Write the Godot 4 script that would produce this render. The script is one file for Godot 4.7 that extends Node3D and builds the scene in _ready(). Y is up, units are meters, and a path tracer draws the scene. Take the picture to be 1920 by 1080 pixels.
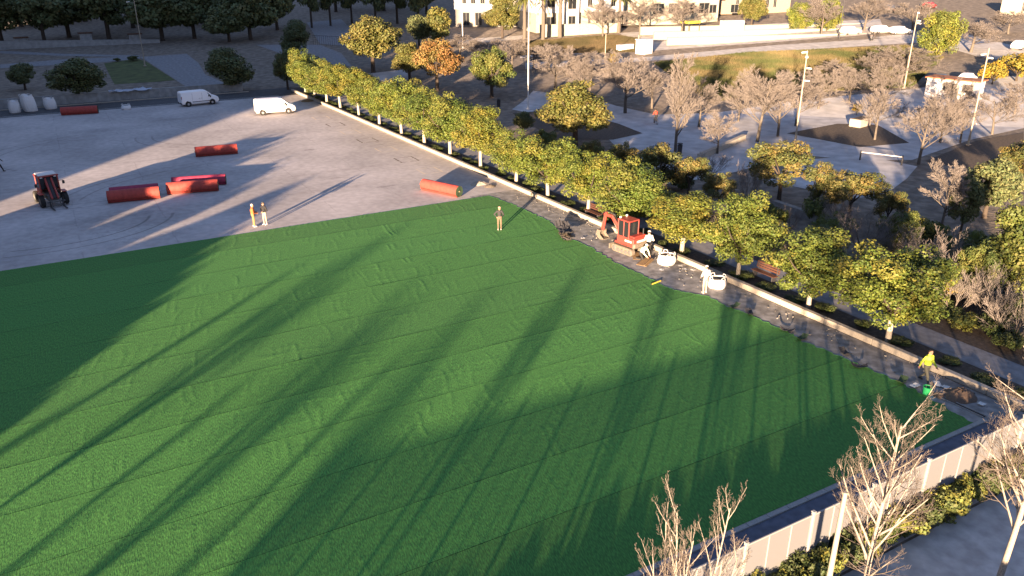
extends Node3D

# ---------------------------------------------------------------- mesh builder
class MB:
	var v := PackedVector3Array()
	var n := PackedVector3Array()
	var c := PackedColorArray()
	var u := PackedVector2Array()
	var ix := PackedInt32Array()
	var col := Color(1, 1, 1)
	func tri(a: Vector3, b: Vector3, d: Vector3) -> void:
		var k := v.size()
		var nn := (d - a).cross(b - a).normalized()
		v.append(a); v.append(b); v.append(d)
		for i in 3:
			n.append(nn); c.append(col); u.append(Vector2.ZERO)
		ix.append(k); ix.append(k + 1); ix.append(k + 2)
	func quad(a: Vector3, b: Vector3, d: Vector3, e: Vector3) -> void:
		var k := v.size()
		var nn := (d - a).cross(b - a) + (e - a).cross(d - a)
		nn = nn.normalized()
		v.append(a); v.append(b); v.append(d); v.append(e)
		for i in 4:
			n.append(nn); c.append(col); u.append(Vector2.ZERO)
		ix.append(k); ix.append(k + 1); ix.append(k + 2)
		ix.append(k); ix.append(k + 2); ix.append(k + 3)
	func box(p: Vector3, s: Vector3, b := Basis.IDENTITY, bev := 0.0) -> void:
		var h := s * 0.5
		if bev <= 0.0:
			for ax in 3:
				for sg in [-1.0, 1.0]:
					var e1 := (ax + 1) % 3
					var e2 := (ax + 2) % 3
					var q: Array = []
					for w in [[-1.0, -1.0], [-1.0, 1.0], [1.0, 1.0], [1.0, -1.0]]:
						var t := Vector3.ZERO
						t[ax] = sg * h[ax]; t[e1] = w[0] * h[e1]; t[e2] = w[1] * h[e2]
						q.append(p + b * t)
					if sg > 0: quad(q[0], q[1], q[2], q[3])
					else: quad(q[3], q[2], q[1], q[0])
			return
		var r: float = min(bev, min(h.x, min(h.y, h.z)) * 0.9)
		# chamfered box
		for ax in 3:
			for sg in [-1.0, 1.0]:
				var e1 := (ax + 1) % 3
				var e2 := (ax + 2) % 3
				var q: Array = []
				for w in [[-1.0, -1.0], [-1.0, 1.0], [1.0, 1.0], [1.0, -1.0]]:
					var t := Vector3.ZERO
					t[ax] = sg * h[ax]; t[e1] = w[0] * (h[e1] - r); t[e2] = w[1] * (h[e2] - r)
					q.append(p + b * t)
				if sg > 0: quad(q[0], q[1], q[2], q[3])
				else: quad(q[3], q[2], q[1], q[0])
		for ax in 3:
			var e1 := (ax + 1) % 3
			var e2 := (ax + 2) % 3
			for s1 in [-1.0, 1.0]:
				for s2 in [-1.0, 1.0]:
					var q: Array = []
					for w in [[0, -1.0], [0, 1.0], [1, 1.0], [1, -1.0]]:
						var t := Vector3.ZERO
						t[ax] = w[1] * (h[ax] - r)
						t[e1] = s1 * (h[e1] if w[0] == 0 else h[e1] - r)
						t[e2] = s2 * (h[e2] - r if w[0] == 0 else h[e2])
						q.append(p + b * t)
					if s1 * s2 < 0: quad(q[0], q[1], q[2], q[3])
					else: quad(q[3], q[2], q[1], q[0])
		for sx in [-1.0, 1.0]:
			for sy in [-1.0, 1.0]:
				for sz in [-1.0, 1.0]:
					var a := p + b * Vector3(sx * h.x, sy * (h.y - r), sz * (h.z - r))
					var d := p + b * Vector3(sx * (h.x - r), sy * h.y, sz * (h.z - r))
					var e := p + b * Vector3(sx * (h.x - r), sy * (h.y - r), sz * h.z)
					if sx * sy * sz > 0: tri(a, e, d)
					else: tri(a, d, e)
	func tube(pts: Array, rad: Array, sides := 6, cap := true) -> void:
		var k0 := v.size()
		var m := pts.size()
		var side := Vector3.ZERO
		for i in m:
			var p: Vector3 = pts[i]
			var d: Vector3 = (pts[min(i + 1, m - 1)] - pts[max(i - 1, 0)])
			d = d.normalized()
			if i == 0:
				side = d.cross(Vector3.UP if absf(d.y) < 0.9 else Vector3.RIGHT).normalized()
			else:
				side = (side - d * side.dot(d)).normalized()
			var up := d.cross(side)
			for j in sides:
				var a := TAU * j / sides
				var o := side * cos(a) + up * sin(a)
				v.append(p + o * float(rad[i])); n.append(o); c.append(col); u.append(Vector2(float(j) / sides, i))
		for i in m - 1:
			for j in sides:
				var a := k0 + i * sides + j
				var b := k0 + i * sides + (j + 1) % sides
				ix.append(a); ix.append(a + sides); ix.append(b)
				ix.append(b); ix.append(a + sides); ix.append(b + sides)
		if cap:
			for e in [0, m - 1]:
				var q: Vector3 = pts[e]
				for j in sides:
					var a: Vector3 = v[k0 + e * sides + j]
					var b: Vector3 = v[k0 + e * sides + (j + 1) % sides]
					if e == 0: tri(q, a, b)
					else: tri(q, b, a)
	func lathe(prof: Array, sides: int, xf: Transform3D) -> void:
		# prof: Vector2(radius, y); axis is local y
		for i in prof.size() - 1:
			var a: Vector2 = prof[i]
			var b: Vector2 = prof[i + 1]
			var t := b - a
			var nn := Vector2(t.y, -t.x).normalized()
			var k := v.size()
			for j in sides + 1:
				var an := TAU * j / sides
				var o := Vector3(cos(an), 0, sin(an))
				for q in [a, b]:
					v.append(xf * (o * q.x + Vector3(0, q.y, 0)))
					n.append((xf.basis * (o * nn.x + Vector3(0, nn.y, 0))).normalized())
					c.append(col); u.append(Vector2(float(j) / sides, q.y))
			for j in sides:
				var w := k + j * 2
				ix.append(w); ix.append(w + 2); ix.append(w + 1)
				ix.append(w + 2); ix.append(w + 3); ix.append(w + 1)
	func loft(rings: Array, closed := true, cap := true) -> void:
		for i in rings.size() - 1:
			var a: Array = rings[i]
			var b: Array = rings[i + 1]
			var m := a.size()
			for j in (m if closed else m - 1):
				quad(a[j], b[j], b[(j + 1) % m], a[(j + 1) % m])
		if cap:
			for e in [0, rings.size() - 1]:
				var r: Array = rings[e]
				var q := Vector3.ZERO
				for p in r: q += p
				q /= r.size()
				for j in r.size():
					if e == 0: tri(q, r[j], r[(j + 1) % r.size()])
					else: tri(q, r[(j + 1) % r.size()], r[j])
	func poly(pts: PackedVector2Array, y: float, uvs := 1.0) -> void:
		var t := Geometry2D.triangulate_polygon(pts)
		var k := v.size()
		for p in pts:
			v.append(Vector3(p.x, y + MB.rise(p.x, p.y), p.y)); n.append(Vector3.UP); c.append(col); u.append(p * uvs)
		for i in range(0, t.size(), 3):
			var a := k + t[i]
			var b := k + t[i + 1]
			var e := k + t[i + 2]
			if ((v[e] - v[a]).cross(v[b] - v[a])).y < 0:
				var w := b
				b = e
				e = w
			var nn := (v[e] - v[a]).cross(v[b] - v[a]).normalized()
			n[a] = nn; n[b] = nn; n[e] = nn
			ix.append(a); ix.append(b); ix.append(e)
	static func rise(x: float, z: float) -> float:
		# the land is level to about 108 m out along the shadow line; the gentle climb beyond is added to catch more sun
		return 0.075 * maxf(0.0, x * 0.7373 - z * 0.6756 - 108.0)
	func leaf(p: Vector3, d: Vector3, w: Vector3, s: float) -> void:
		# a folded diamond: tip along d, width along w
		var k := v.size()
		var f := d.cross(w) * (s * 0.12)
		v.append(p - d * s * 0.5); v.append(p + w * s * 0.34 + f); v.append(p + d * s * 0.5); v.append(p - w * s * 0.34 + f)
		var nn := d.cross(w)
		for i in 4:
			n.append(nn); c.append(col); u.append(Vector2.ZERO)
		ix.append(k); ix.append(k + 1); ix.append(k + 2); ix.append(k); ix.append(k + 2); ix.append(k + 3)
	func blob(p: Vector3, r: Vector3, seg := 8) -> void:
		var k := v.size()
		for i in seg + 1:
			var a := PI * i / seg - PI / 2
			for j in seg * 2:
				var b := TAU * j / (seg * 2)
				var o := Vector3(cos(a) * cos(b), sin(a), cos(a) * sin(b))
				v.append(p + o * r); n.append((o / r).normalized()); c.append(col); u.append(Vector2.ZERO)
		for i in seg:
			for j in seg * 2:
				var a := k + i * seg * 2 + j
				var b := k + i * seg * 2 + (j + 1) % (seg * 2)
				ix.append(a); ix.append(a + seg * 2); ix.append(b)
				ix.append(b); ix.append(a + seg * 2); ix.append(b + seg * 2)
	func mesh() -> ArrayMesh:
		var a := []
		a.resize(Mesh.ARRAY_MAX)
		a[Mesh.ARRAY_VERTEX] = v; a[Mesh.ARRAY_NORMAL] = n; a[Mesh.ARRAY_COLOR] = c; a[Mesh.ARRAY_TEX_UV] = u; a[Mesh.ARRAY_INDEX] = ix
		var m := ArrayMesh.new()
		m.add_surface_from_arrays(Mesh.PRIMITIVE_TRIANGLES, a)
		return m

# ---------------------------------------------------------------- scene helpers
var M := {}
var used := {}
var rng := RandomNumberGenerator.new()

func numbered(called: String) -> String:
	if not used.has(called):
		used[called] = 0
		return called
	used[called] += 1
	return "%s_%03d" % [called, used[called]]

func tag(o: Node, label: String, category: String, group := "") -> void:
	o.set_meta("label", label)
	o.set_meta("category", category)
	if group != "": o.set_meta("group", group)

func thing(called: String, label: String, category: String, at := Vector3.ZERO, turn := 0.0, group := "") -> Node3D:
	var o := Node3D.new()
	o.name = numbered(called)
	add_child(o)
	o.position = at
	o.rotation.y = turn
	tag(o, label, category, group)
	return o

func part(called: String, mesh: Mesh, m: Material, parent: Node) -> MeshInstance3D:
	var o := MeshInstance3D.new()
	o.name = called
	o.mesh = mesh
	o.material_override = m
	parent.add_child(o, true)
	return o

func struct(called: String, mesh: Mesh, m: Material) -> MeshInstance3D:
	var o := MeshInstance3D.new()
	o.name = numbered(called)
	o.mesh = mesh
	if m != null: o.material_override = m
	add_child(o)
	o.set_meta("kind", "structure")
	return o

func copy(src: Node3D, at: Vector3, turn: float, sc := Vector3.ONE, label := "", group := "") -> Node3D:
	var o: Node3D = src.duplicate()
	o.name = numbered(str(src.get_meta("base", src.name)))
	add_child(o)
	o.position = at
	o.rotation = Vector3(0, turn, 0)
	o.scale = sc
	if label != "": o.set_meta("label", label)
	if group != "": o.set_meta("group", group)
	return o

func lin(r: float, g: float, b: float) -> Color:
	return Color(r, g, b).linear_to_srgb()

func mk(name: String, r: float, g: float, b: float, rough := 0.85, metal := 0.0) -> StandardMaterial3D:
	var m := StandardMaterial3D.new()
	m.albedo_color = lin(r, g, b)
	m.roughness = rough
	m.metallic = metal
	m.cull_mode = BaseMaterial3D.CULL_DISABLED
	M[name] = m
	return m

func noise_tex(seed_: int, freq: float, size: int, lo: float, hi: float, oct := 5, ramp_pow := 1.0) -> ImageTexture:
	var f := FastNoiseLite.new()
	f.seed = seed_
	f.frequency = freq
	f.fractal_octaves = oct
	f.noise_type = FastNoiseLite.TYPE_SIMPLEX_SMOOTH
	var im := f.get_seamless_image(size, size)
	im.convert(Image.FORMAT_L8)
	var d := im.get_data()
	var lut := PackedByteArray()
	for i in 256:
		lut.append(int(clampf(lerpf(lo, hi, pow(i / 255.0, ramp_pow)), 0, 1) * 255.0))
	for i in d.size(): d[i] = lut[d[i]]
	im = Image.create_from_data(size, size, false, Image.FORMAT_L8, d)
	im.generate_mipmaps()
	return ImageTexture.create_from_image(im)

func grain(m: StandardMaterial3D, tex: Texture2D, per_metre: float) -> void:
	m.albedo_texture = tex
	m.uv1_triplanar = true
	m.uv1_world_triplanar = true
	m.uv1_scale = Vector3.ONE * per_metre

func normal_from_noise(seed_: int, freq: float, size: int, strength: float) -> ImageTexture:
	var f := FastNoiseLite.new()
	f.seed = seed_
	f.frequency = freq
	f.fractal_octaves = 4
	var im := f.get_seamless_image(size, size)
	im.convert(Image.FORMAT_RGBA8)
	im.bump_map_to_normal_map(strength)
	return ImageTexture.create_from_image(im)

func vc(m: StandardMaterial3D) -> StandardMaterial3D:
	m.vertex_color_use_as_albedo = true
	return m

func flat(called: String, pts: Array, y: float, m: Material, uvs := 1.0) -> MeshInstance3D:
	# cut at the foot of the slope so that every piece is plane
	var b := MB.new()
	var d := Vector2(0.7373, -0.6756)
	var t := Vector2(0.6756, 0.7373)
	for sg in [-1.0, 1.0]:
		var o: Vector2 = d * 108.0
		var half := PackedVector2Array([o - t * 9000.0, o + t * 9000.0, o + t * 9000.0 + d * sg * 9000.0, o - t * 9000.0 + d * sg * 9000.0])
		for piece in Geometry2D.intersect_polygons(PackedVector2Array(pts), half): b.poly(piece, y, uvs)
	return struct(called, b.mesh(), m)

func kerb_x(z: float) -> float:   # the long kerb runs very slightly askew of the pitch
	return 35.1 + 0.0284 * z

# ---------------------------------------------------------------- materials
func materials() -> void:
	var fine := noise_tex(3, 0.03, 512, 0.84, 1.0, 5)
	var mid := noise_tex(5, 0.012, 512, 0.78, 1.0, 6)
	var rough := noise_tex(9, 0.02, 512, 0.6, 1.0, 6)
	var nrm := normal_from_noise(21, 0.06, 512, 6.0)
	mk("yard", 1, 1, 1, 0.92)
	var m := mk("turf", 1, 1, 1, 0.95)
	vc(m)
	m.albedo_texture = noise_tex(31, 0.07, 1024, 0.56, 1.0, 6)   # pile combed into streaks across the strips
	m.uv1_scale = Vector3(0.22, 0.05, 1.0)
	m.normal_enabled = true
	m.normal_texture = normal_from_noise(33, 0.08, 1024, 8.0)
	m.normal_scale = 0.08
	m = mk("turf_base", 0.02, 0.035, 0.022, 0.95)
	m = mk("asphalt", 0.075, 0.075, 0.08, 0.92); grain(m, mid, 0.2)
	m = mk("strip", 0.36, 0.35, 0.34, 0.92); grain(m, rough, 0.13)
	m = mk("walk", 0.25, 0.25, 0.26, 0.92); grain(m, mid, 0.25)
	m = mk("sidewalk", 0.47, 0.47, 0.47, 0.92); grain(m, mid, 0.2)
	m = mk("path", 0.5, 0.48, 0.46, 0.92); grain(m, mid, 0.09)
	m = mk("pave", 0.54, 0.53, 0.53, 0.92); grain(m, mid, 0.07)
	m = mk("kerb", 0.42, 0.38, 0.32, 0.9); grain(m, fine, 0.5)
	m = mk("earth", 0.26, 0.215, 0.17, 0.97); grain(m, rough, 0.07)
	m = mk("soil", 0.115, 0.085, 0.062, 0.98); grain(m, rough, 0.3)
	m = mk("lawn", 0.11, 0.135, 0.035, 0.97); grain(m, rough, 0.05)
	m = mk("dry_lawn", 0.24, 0.22, 0.11, 0.97); grain(m, rough, 0.04)
	m = mk("bright_lawn", 0.05, 0.11, 0.018, 0.97); grain(m, rough, 0.2)
	m = mk("far_wall", 0.38, 0.39, 0.39, 0.9); grain(m, mid, 0.15)
	m = mk("near_strip", 0.11, 0.125, 0.17, 0.9); grain(m, mid, 0.3)
	m = mk("edging", 0.33, 0.33, 0.32, 0.9); grain(m, fine, 0.6)
	m = mk("white_line", 0.6, 0.6, 0.58, 0.8); grain(m, rough, 0.8)
	m = mk("fence_post", 0.29, 0.29, 0.29, 0.6, 0.2)
	m = mk("fence_mesh", 0.21, 0.215, 0.225, 0.7)
	m.transparency = BaseMaterial3D.TRANSPARENCY_ALPHA
	m.albedo_color.a = 0.68
	m = mk("lamp_metal", 0.32, 0.28, 0.22, 0.55)
	m = mk("lamp_white", 0.6, 0.6, 0.58, 0.5)
	m = mk("bark_white", 0.52, 0.47, 0.40, 0.9); grain(m, rough, 1.5)
	m = mk("bark", 0.09, 0.07, 0.055, 0.95); grain(m, rough, 1.5)
	m = mk("bark_pale", 0.17, 0.145, 0.12, 0.95); grain(m, rough, 1.5)
	m = mk("bark_birch", 0.42, 0.375, 0.32, 0.9); grain(m, rough, 2.0)
	m = mk("twig", 0.19, 0.168, 0.155, 0.95)
	m = mk("twig_pale", 0.125, 0.105, 0.09, 0.95)
	m = mk("leaf", 1, 1, 1, 0.7); vc(m)
	m.backlight = Color(0.35, 0.35, 0.35)
	m = mk("leaf_dark", 1, 1, 1, 0.75); vc(m)
	m.backlight = Color(0.2, 0.2, 0.2)
	m = mk("backing", 0.42, 0.06, 0.045, 0.75); grain(m, mid, 0.5)
	m = mk("backing_magenta", 0.36, 0.035, 0.085, 0.7); grain(m, mid, 0.5)
	m = mk("roll_edge", 0.03, 0.06, 0.03, 0.95)
	m = mk("core", 0.3, 0.22, 0.14, 0.9)
	m = mk("van_white", 0.83, 0.83, 0.84, 0.3); m.clearcoat_enabled = true; m.clearcoat = 0.6
	m = mk("car_blue", 0.05, 0.07, 0.11, 0.3, 0.3); m.clearcoat_enabled = true
	m = mk("car_grey", 0.12, 0.12, 0.125, 0.3, 0.3); m.clearcoat_enabled = true
	m = mk("car_red", 0.25, 0.02, 0.02, 0.3); m.clearcoat_enabled = true
	m = mk("glass_dark", 0.015, 0.018, 0.022, 0.08)
	m = mk("plastic_black", 0.02, 0.02, 0.022, 0.6)
	m = mk("rubber", 0.018, 0.018, 0.018, 0.9)
	m = mk("rim", 0.4, 0.4, 0.42, 0.4, 0.6)
	m = mk("lamp_lens", 0.5, 0.5, 0.5, 0.15)
	m = mk("tail_lens", 0.3, 0.01, 0.01, 0.2)
	m = mk("machine_red", 0.3, 0.045, 0.036, 0.45)
	m = mk("machine_grey", 0.1, 0.1, 0.1, 0.6)
	m = mk("machine_tan", 0.24, 0.2, 0.16, 0.8); grain(m, rough, 1.0)
	m = mk("steel", 0.16, 0.15, 0.14, 0.5, 0.7)
	m = mk("bag_white", 0.82, 0.82, 0.82, 0.85); grain(m, fine, 2.0)
	m = mk("sand", 0.2, 0.14, 0.1, 0.97); grain(m, rough, 2.0)
	m = mk("wood", 0.33, 0.21, 0.1, 0.85); grain(m, rough, 1.2)
	m = mk("bench_wood", 0.11, 0.04, 0.022, 0.8); grain(m, rough, 2.0)
	m = mk("rubber_sheet", 0.035, 0.035, 0.04, 0.8)
	m = mk("green_plastic", 0.03, 0.42, 0.14, 0.45)
	m = mk("yellow_plastic", 0.6, 0.48, 0.06, 0.5)
	m = mk("person", 1, 1, 1, 0.85); vc(m)
	m = mk("render_white", 0.66, 0.66, 0.67, 0.9); grain(m, fine, 0.2)
	m = mk("render_cream", 0.36, 0.35, 0.29, 0.9); grain(m, fine, 0.2)
	m = mk("render_tan", 0.33, 0.27, 0.2, 0.9); grain(m, fine, 0.2)
	m = mk("plinth", 0.28, 0.27, 0.25, 0.9); grain(m, fine, 0.2)
	m = mk("roof_tile", 0.2, 0.11, 0.075, 0.9); grain(m, rough, 0.5)
	m = mk("terracotta", 0.3, 0.12, 0.06, 0.9)
	m = mk("stone_grey", 0.3, 0.3, 0.29, 0.9); grain(m, mid, 0.3)
	m = mk("film_blue", 0.42, 0.47, 0.56, 0.35)
	m = mk("metal_dark", 0.04, 0.04, 0.045, 0.5, 0.3)
	m = mk("paper", 0.6, 0.6, 0.58, 0.9)
	for k in ["earth", "soil"]:
		M[k].normal_enabled = true
		M[k].normal_texture = nrm
		M[k].normal_scale = 0.35

func yard_texture() -> void:
	# worn concrete: mottling, damp stains, cement spills, saw-cut joints, old repairs. 74 m x 106 m
	var w := 1024
	var h := 1468
	var f := FastNoiseLite.new(); f.seed = 11; f.frequency = 0.006; f.fractal_octaves = 6
	var g := FastNoiseLite.new(); g.seed = 12; g.frequency = 0.09; g.fractal_octaves = 3
	var e := FastNoiseLite.new(); e.seed = 14; e.frequency = 0.018; e.fractal_octaves = 4
	e.fractal_type = FastNoiseLite.FRACTAL_RIDGED
	var a := f.get_image(w, h); a.convert(Image.FORMAT_L8)
	var b := g.get_image(w, h); b.convert(Image.FORMAT_L8)
	var c := e.get_image(w, h); c.convert(Image.FORMAT_L8)
	var da := a.get_data()
	var db := b.get_data()
	var dc := c.get_data()
	var o := PackedByteArray(); o.resize(w * h * 3)
	for i in w * h:
		var t := 0.80 + (da[i] - 128) * 0.0007 + (db[i] - 128) * 0.0005
		if dc[i] > 205: t -= (dc[i] - 205) * 0.0009
		var k := i * 3
		o[k] = int(clampf(t * 0.985, 0, 1) * 215)
		o[k + 1] = int(clampf(t * 0.95, 0, 1) * 215)
		o[k + 2] = int(clampf(t * 0.935, 0, 1) * 215)
	var im := Image.create_from_data(w, h, false, Image.FORMAT_RGB8, o)
	im.convert(Image.FORMAT_RGBA8)
	var ppm := w / 74.0
	var px := func(x: float, z: float) -> Vector2: return Vector2((x + 39.0) * ppm, (z + 118.5) * ppm)
	# spills and stains: irregular patches with their own ragged outline
	var r2 := RandomNumberGenerator.new(); r2.seed = 5
	var spots := [[-1.0, -61.0, 5.5, 2.4, Color(0.80, 0.79, 0.78), 0.55], [4.0, -61.5, 3.5, 1.6, Color(0.82, 0.81, 0.79), 0.5], [1.5, -66.5, 5.0, 0.8, Color(0.3, 0.3, 0.31), 0.25],
		[9.0, -62.0, 2.0, 1.0, Color(0.82, 0.8, 0.78), 0.4], [-3.5, -60.0, 1.5, 2.5, Color(0.38, 0.38, 0.4), 0.3], [12.0, -76.0, 4.0, 1.2, Color(0.36, 0.35, 0.35), 0.2],
		[22.0, -72.0, 5.0, 0.5, Color(0.4, 0.36, 0.34), 0.22], [19.0, -66.0, 6.0, 0.4, Color(0.42, 0.38, 0.36), 0.22], [6.0, -104.0, 6.0, 1.4, Color(0.33, 0.33, 0.34), 0.3], [14.0, -107.0, 4.0, 0.9, Color(0.3, 0.3, 0.31), 0.3],
		[26.0, -66.0, 1.6, 1.2, Color(0.8, 0.76, 0.72), 0.3], [24.0, -64.5, 0.9, 0.35, Color(0.25, 0.23, 0.23), 0.5], [22.5, -82.0, 0.7, 0.3, Color(0.25, 0.22, 0.22), 0.6], [21.0, -69.5, 0.9, 0.25, Color(0.28, 0.25, 0.25), 0.5]]
	for q in 26:
		spots.append([r2.randf_range(-20, 30), r2.randf_range(-112, -60), r2.randf_range(0.5, 4.0), r2.randf_range(0.2, 1.2), Color(0.34, 0.33, 0.33) if r2.randf() < 0.6 else Color(0.82, 0.79, 0.77), r2.randf_range(0.1, 0.28)])
	var nz := FastNoiseLite.new(); nz.seed = 77; nz.frequency = 0.35; nz.fractal_octaves = 4
	for s in spots:
		var p0: Vector2 = px.call(s[0] - s[2] * 1.4, s[1] - s[3] * 1.4)
		var p1: Vector2 = px.call(s[0] + s[2] * 1.4, s[1] + s[3] * 1.4)
		var pc: Vector2 = px.call(s[0], s[1])
		for y in range(maxi(0, int(p0.y)), mini(h, int(p1.y) + 1)):
			for x in range(maxi(0, int(p0.x)), mini(w, int(p1.x) + 1)):
				var dd := Vector2((x - pc.x) / (s[2] * ppm), (y - pc.y) / (s[3] * ppm)).length() + nz.get_noise_2d(x * 0.5, y * 0.5) * 0.55
				var k := clampf((1.0 - dd) * 4.0, 0, 1) * float(s[5]) * 0.6 * (0.7 + 0.5 * nz.get_noise_2d(x * 2.0, y * 2.0))
				if k > 0.0: im.set_pixel(x, y, im.get_pixel(x, y).lerp(s[4], k))
	# faint tyre tracks
	for q in [[2.0, -78.0, 9.0, 0.2, 2.2], [8.0, -92.0, 14.0, 2.6, 4.4], [16.0, -70.0, 16.0, 3.4, 4.9], [-2.0, -66.0, 7.0, 0.1, 1.9], [20.0, -96.0, 11.0, 1.2, 3.3]]:
		for s in [0.0, 1.7]:
			for t in 1400:
				var an: float = lerpf(q[3], q[4], t / 1400.0)
				var p: Vector2 = px.call(q[0] + cos(an) * (q[2] + s), q[1] + sin(an) * (q[2] + s) * 0.7)
				for dx in 3:
					var xx := int(p.x) + dx
					var yy := int(p.y)
					if xx < 0 or yy < 0 or xx >= w or yy >= h: continue
					im.set_pixel(xx, yy, im.get_pixel(xx, yy).lerp(Color(0.36, 0.34, 0.33), 0.05 + 0.05 * nz.get_noise_2d(t * 0.4, s * 50.0)))
	# joints every 6 m along the slab, broken by wear
	for jx in range(-36, 34, 6):
		for y in range(0, h):
			if nz.get_noise_2d(jx * 31.0, y * 0.05) > -0.05:
				var q: Vector2 = px.call(float(jx), 0.0)
				var x := int(q.x + nz.get_noise_2d(jx, y * 0.08) * 1.5)
				if x >= 0 and x < w: im.set_pixel(x, y, im.get_pixel(x, y).lerp(Color(0.3, 0.28, 0.28), 0.16))
	# pale outlines where old fittings were taken up beside the kerb
	for q in 7:
		var cx := 29.0 + q * 0.12
		var cz := -99.0 + q * 5.2
		for t in 260:
			var s := t / 260.0 * 4.0
			var e2 := int(s)
			var fr := s - e2
			var lx := [lerpf(-0.9, 0.9, fr), 0.9, lerpf(0.9, -0.9, fr), -0.9][e2] as float
			var lz := [-1.0, lerpf(-1.0, 1.0, fr), 1.0, lerpf(1.0, -1.0, fr)][e2] as float
			if nz.get_noise_2d(t * 0.3, q * 40.0) < -0.15: continue
			var p: Vector2 = px.call(cx + lx, cz + lz)
			for dx in 2:
				im.set_pixel(clampi(int(p.x) + dx, 0, w - 1), clampi(int(p.y), 0, h - 1), Color(0.78, 0.72, 0.62) if q % 2 == 0 else Color(0.36, 0.32, 0.28))
	im.generate_mipmaps()
	M.yard.albedo_texture = ImageTexture.create_from_image(im)
	M.yard.normal_enabled = false

# ---------------------------------------------------------------- plants
func proto(called: String, label: String, category: String) -> Node3D:
	var o := Node3D.new()
	o.name = called
	o.set_meta("base", called)
	tag(o, label, category)
	return o

func rdir() -> Vector3:
	var z := rng.randf_range(-1, 1)
	var a := rng.randf() * TAU
	var r := sqrt(1 - z * z)
	return Vector3(r * cos(a), z, r * sin(a))

# crown: clumps of leaves spread through an uneven ellipsoid; cols = list of linear leaf colours
func crown_mesh(sd: int, base: float, top: float, rad: float, clumps: int, clump_r: float, leaves: int, size: float, cols: Array, squash := 0.8, taper := 0.0, hang := 0.0) -> ArrayMesh:
	rng.seed = sd
	var b := MB.new()
	var cs: Array = []
	var mid := (base + top) * 0.5
	var hh := (top - base) * 0.5
	for i in clumps:
		var d := rdir()
		var q := pow(rng.randf(), 0.45)
		var yy := d.y * q
		var rr := rad * (1.0 - taper * (yy * 0.5 + 0.5))
		var r := clump_r * rng.randf_range(0.65, 1.3)
		var p := Vector3(d.x * q * (rr - r * 0.55), mid + yy * (hh - r * 0.45), d.z * q * (rr - r * 0.55))
		cs.append([p, r, cols[rng.randi() % cols.size()]])
	var wsum: Array = []
	var s := 0.0
	for k in cs:
		s += k[1] * k[1]
		wsum.append(s)
	for i in leaves:
		var t := rng.randf() * s
		var k := 0
		while wsum[k] < t: k += 1
		var q: Array = cs[k]
		var d := rdir()
		var rr: float = q[1] * rng.randf_range(0.62, 1.04)
		var p: Vector3 = q[0] + d * rr * Vector3(1, squash, 1)
		var nrm := (d + rdir() * 0.9 + Vector3(0, 0.35, 0)).normalized()
		var ax := nrm.cross(rdir()).normalized()
		if hang > 0: ax = (ax + Vector3(0, -hang, 0)).normalized()
		var wv := ax.cross(nrm).normalized()
		var kc: Color = q[2]
		var f := rng.randf_range(0.82, 1.22)   # leaf to leaf, at random
		b.col = Color(kc.r * f * rng.randf_range(0.85, 1.2), kc.g * f, kc.b * f)
		b.leaf(p, ax, wv, size * rng.randf_range(0.6, 1.35))
	return b.mesh()

func grow(b: MB, p: Vector3, d: Vector3, l: float, r: float, lev: int, o: Dictionary) -> void:
	# one wandering branch with children; twigs of the last levels go to o.twig
	var segs := 4 if lev == 0 else 3
	var pts: Array = [p]
	var rad: Array = [r]
	var dirs: Array = [d]
	var dd := d
	var end: float = r * (0.3 if lev < o.levels else 0.5)
	for i in segs:
		dd = (dd + rdir() * float(o.wander) * (0.35 if lev == 0 else 1.0) + Vector3(0, float(o.up) * (0.5 if lev > 0 else 0.2), 0)).normalized()
		pts.append(pts[-1] + dd * (l / segs))
		rad.append(lerpf(r, end, (i + 1.0) / segs))
		dirs.append(dd)
	var tgt: MB = b if lev < int(o.twig_from) else o.twig
	tgt.tube(pts, rad, 7 if lev == 0 else (5 if lev == 1 else 3), false)
	if lev >= int(o.levels): return
	var nb: int = o.count[lev]
	for i in nb:
		var t := lerpf(float(o.first[lev]), 1.0, (i + rng.randf() * 0.8) / nb)
		var f := t * segs
		var k := mini(int(f), segs - 1)
		var q: Vector3 = pts[k].lerp(pts[k + 1], f - k)
		var ax: Vector3 = dirs[k + 1]
		var sd := ax.cross(rdir()).normalized()
		var an: float = float(o.angle[lev]) * rng.randf_range(0.75, 1.25)
		var nd := (ax * cos(an) + sd * sin(an)).normalized()
		var shape: float = lerpf(1.0, float(o.tipshrink), t)
		grow(b, q, nd, l * float(o.ratio[lev]) * shape * rng.randf_range(0.75, 1.2), maxf(rad[k] * float(o.thin), float(o.minr)), lev + 1, o)

func bare_proto(called: String, label: String, sd: int, o: Dictionary, bark: Material, twigm: Material) -> Node3D:
	rng.seed = sd
	var root := proto(called, label, "tree")
	var b := MB.new()
	o.twig = MB.new()
	for s in o.get("stems", [[Vector3.ZERO, Vector3.UP, 1.0]]):
		grow(b, s[0], s[1].normalized(), float(o.len) * s[2], float(o.r0) * s[2], 0, o)
	part("trunk", b.mesh(), bark, root)
	part("crown", o.twig.mesh(), twigm, root)
	return root

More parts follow.
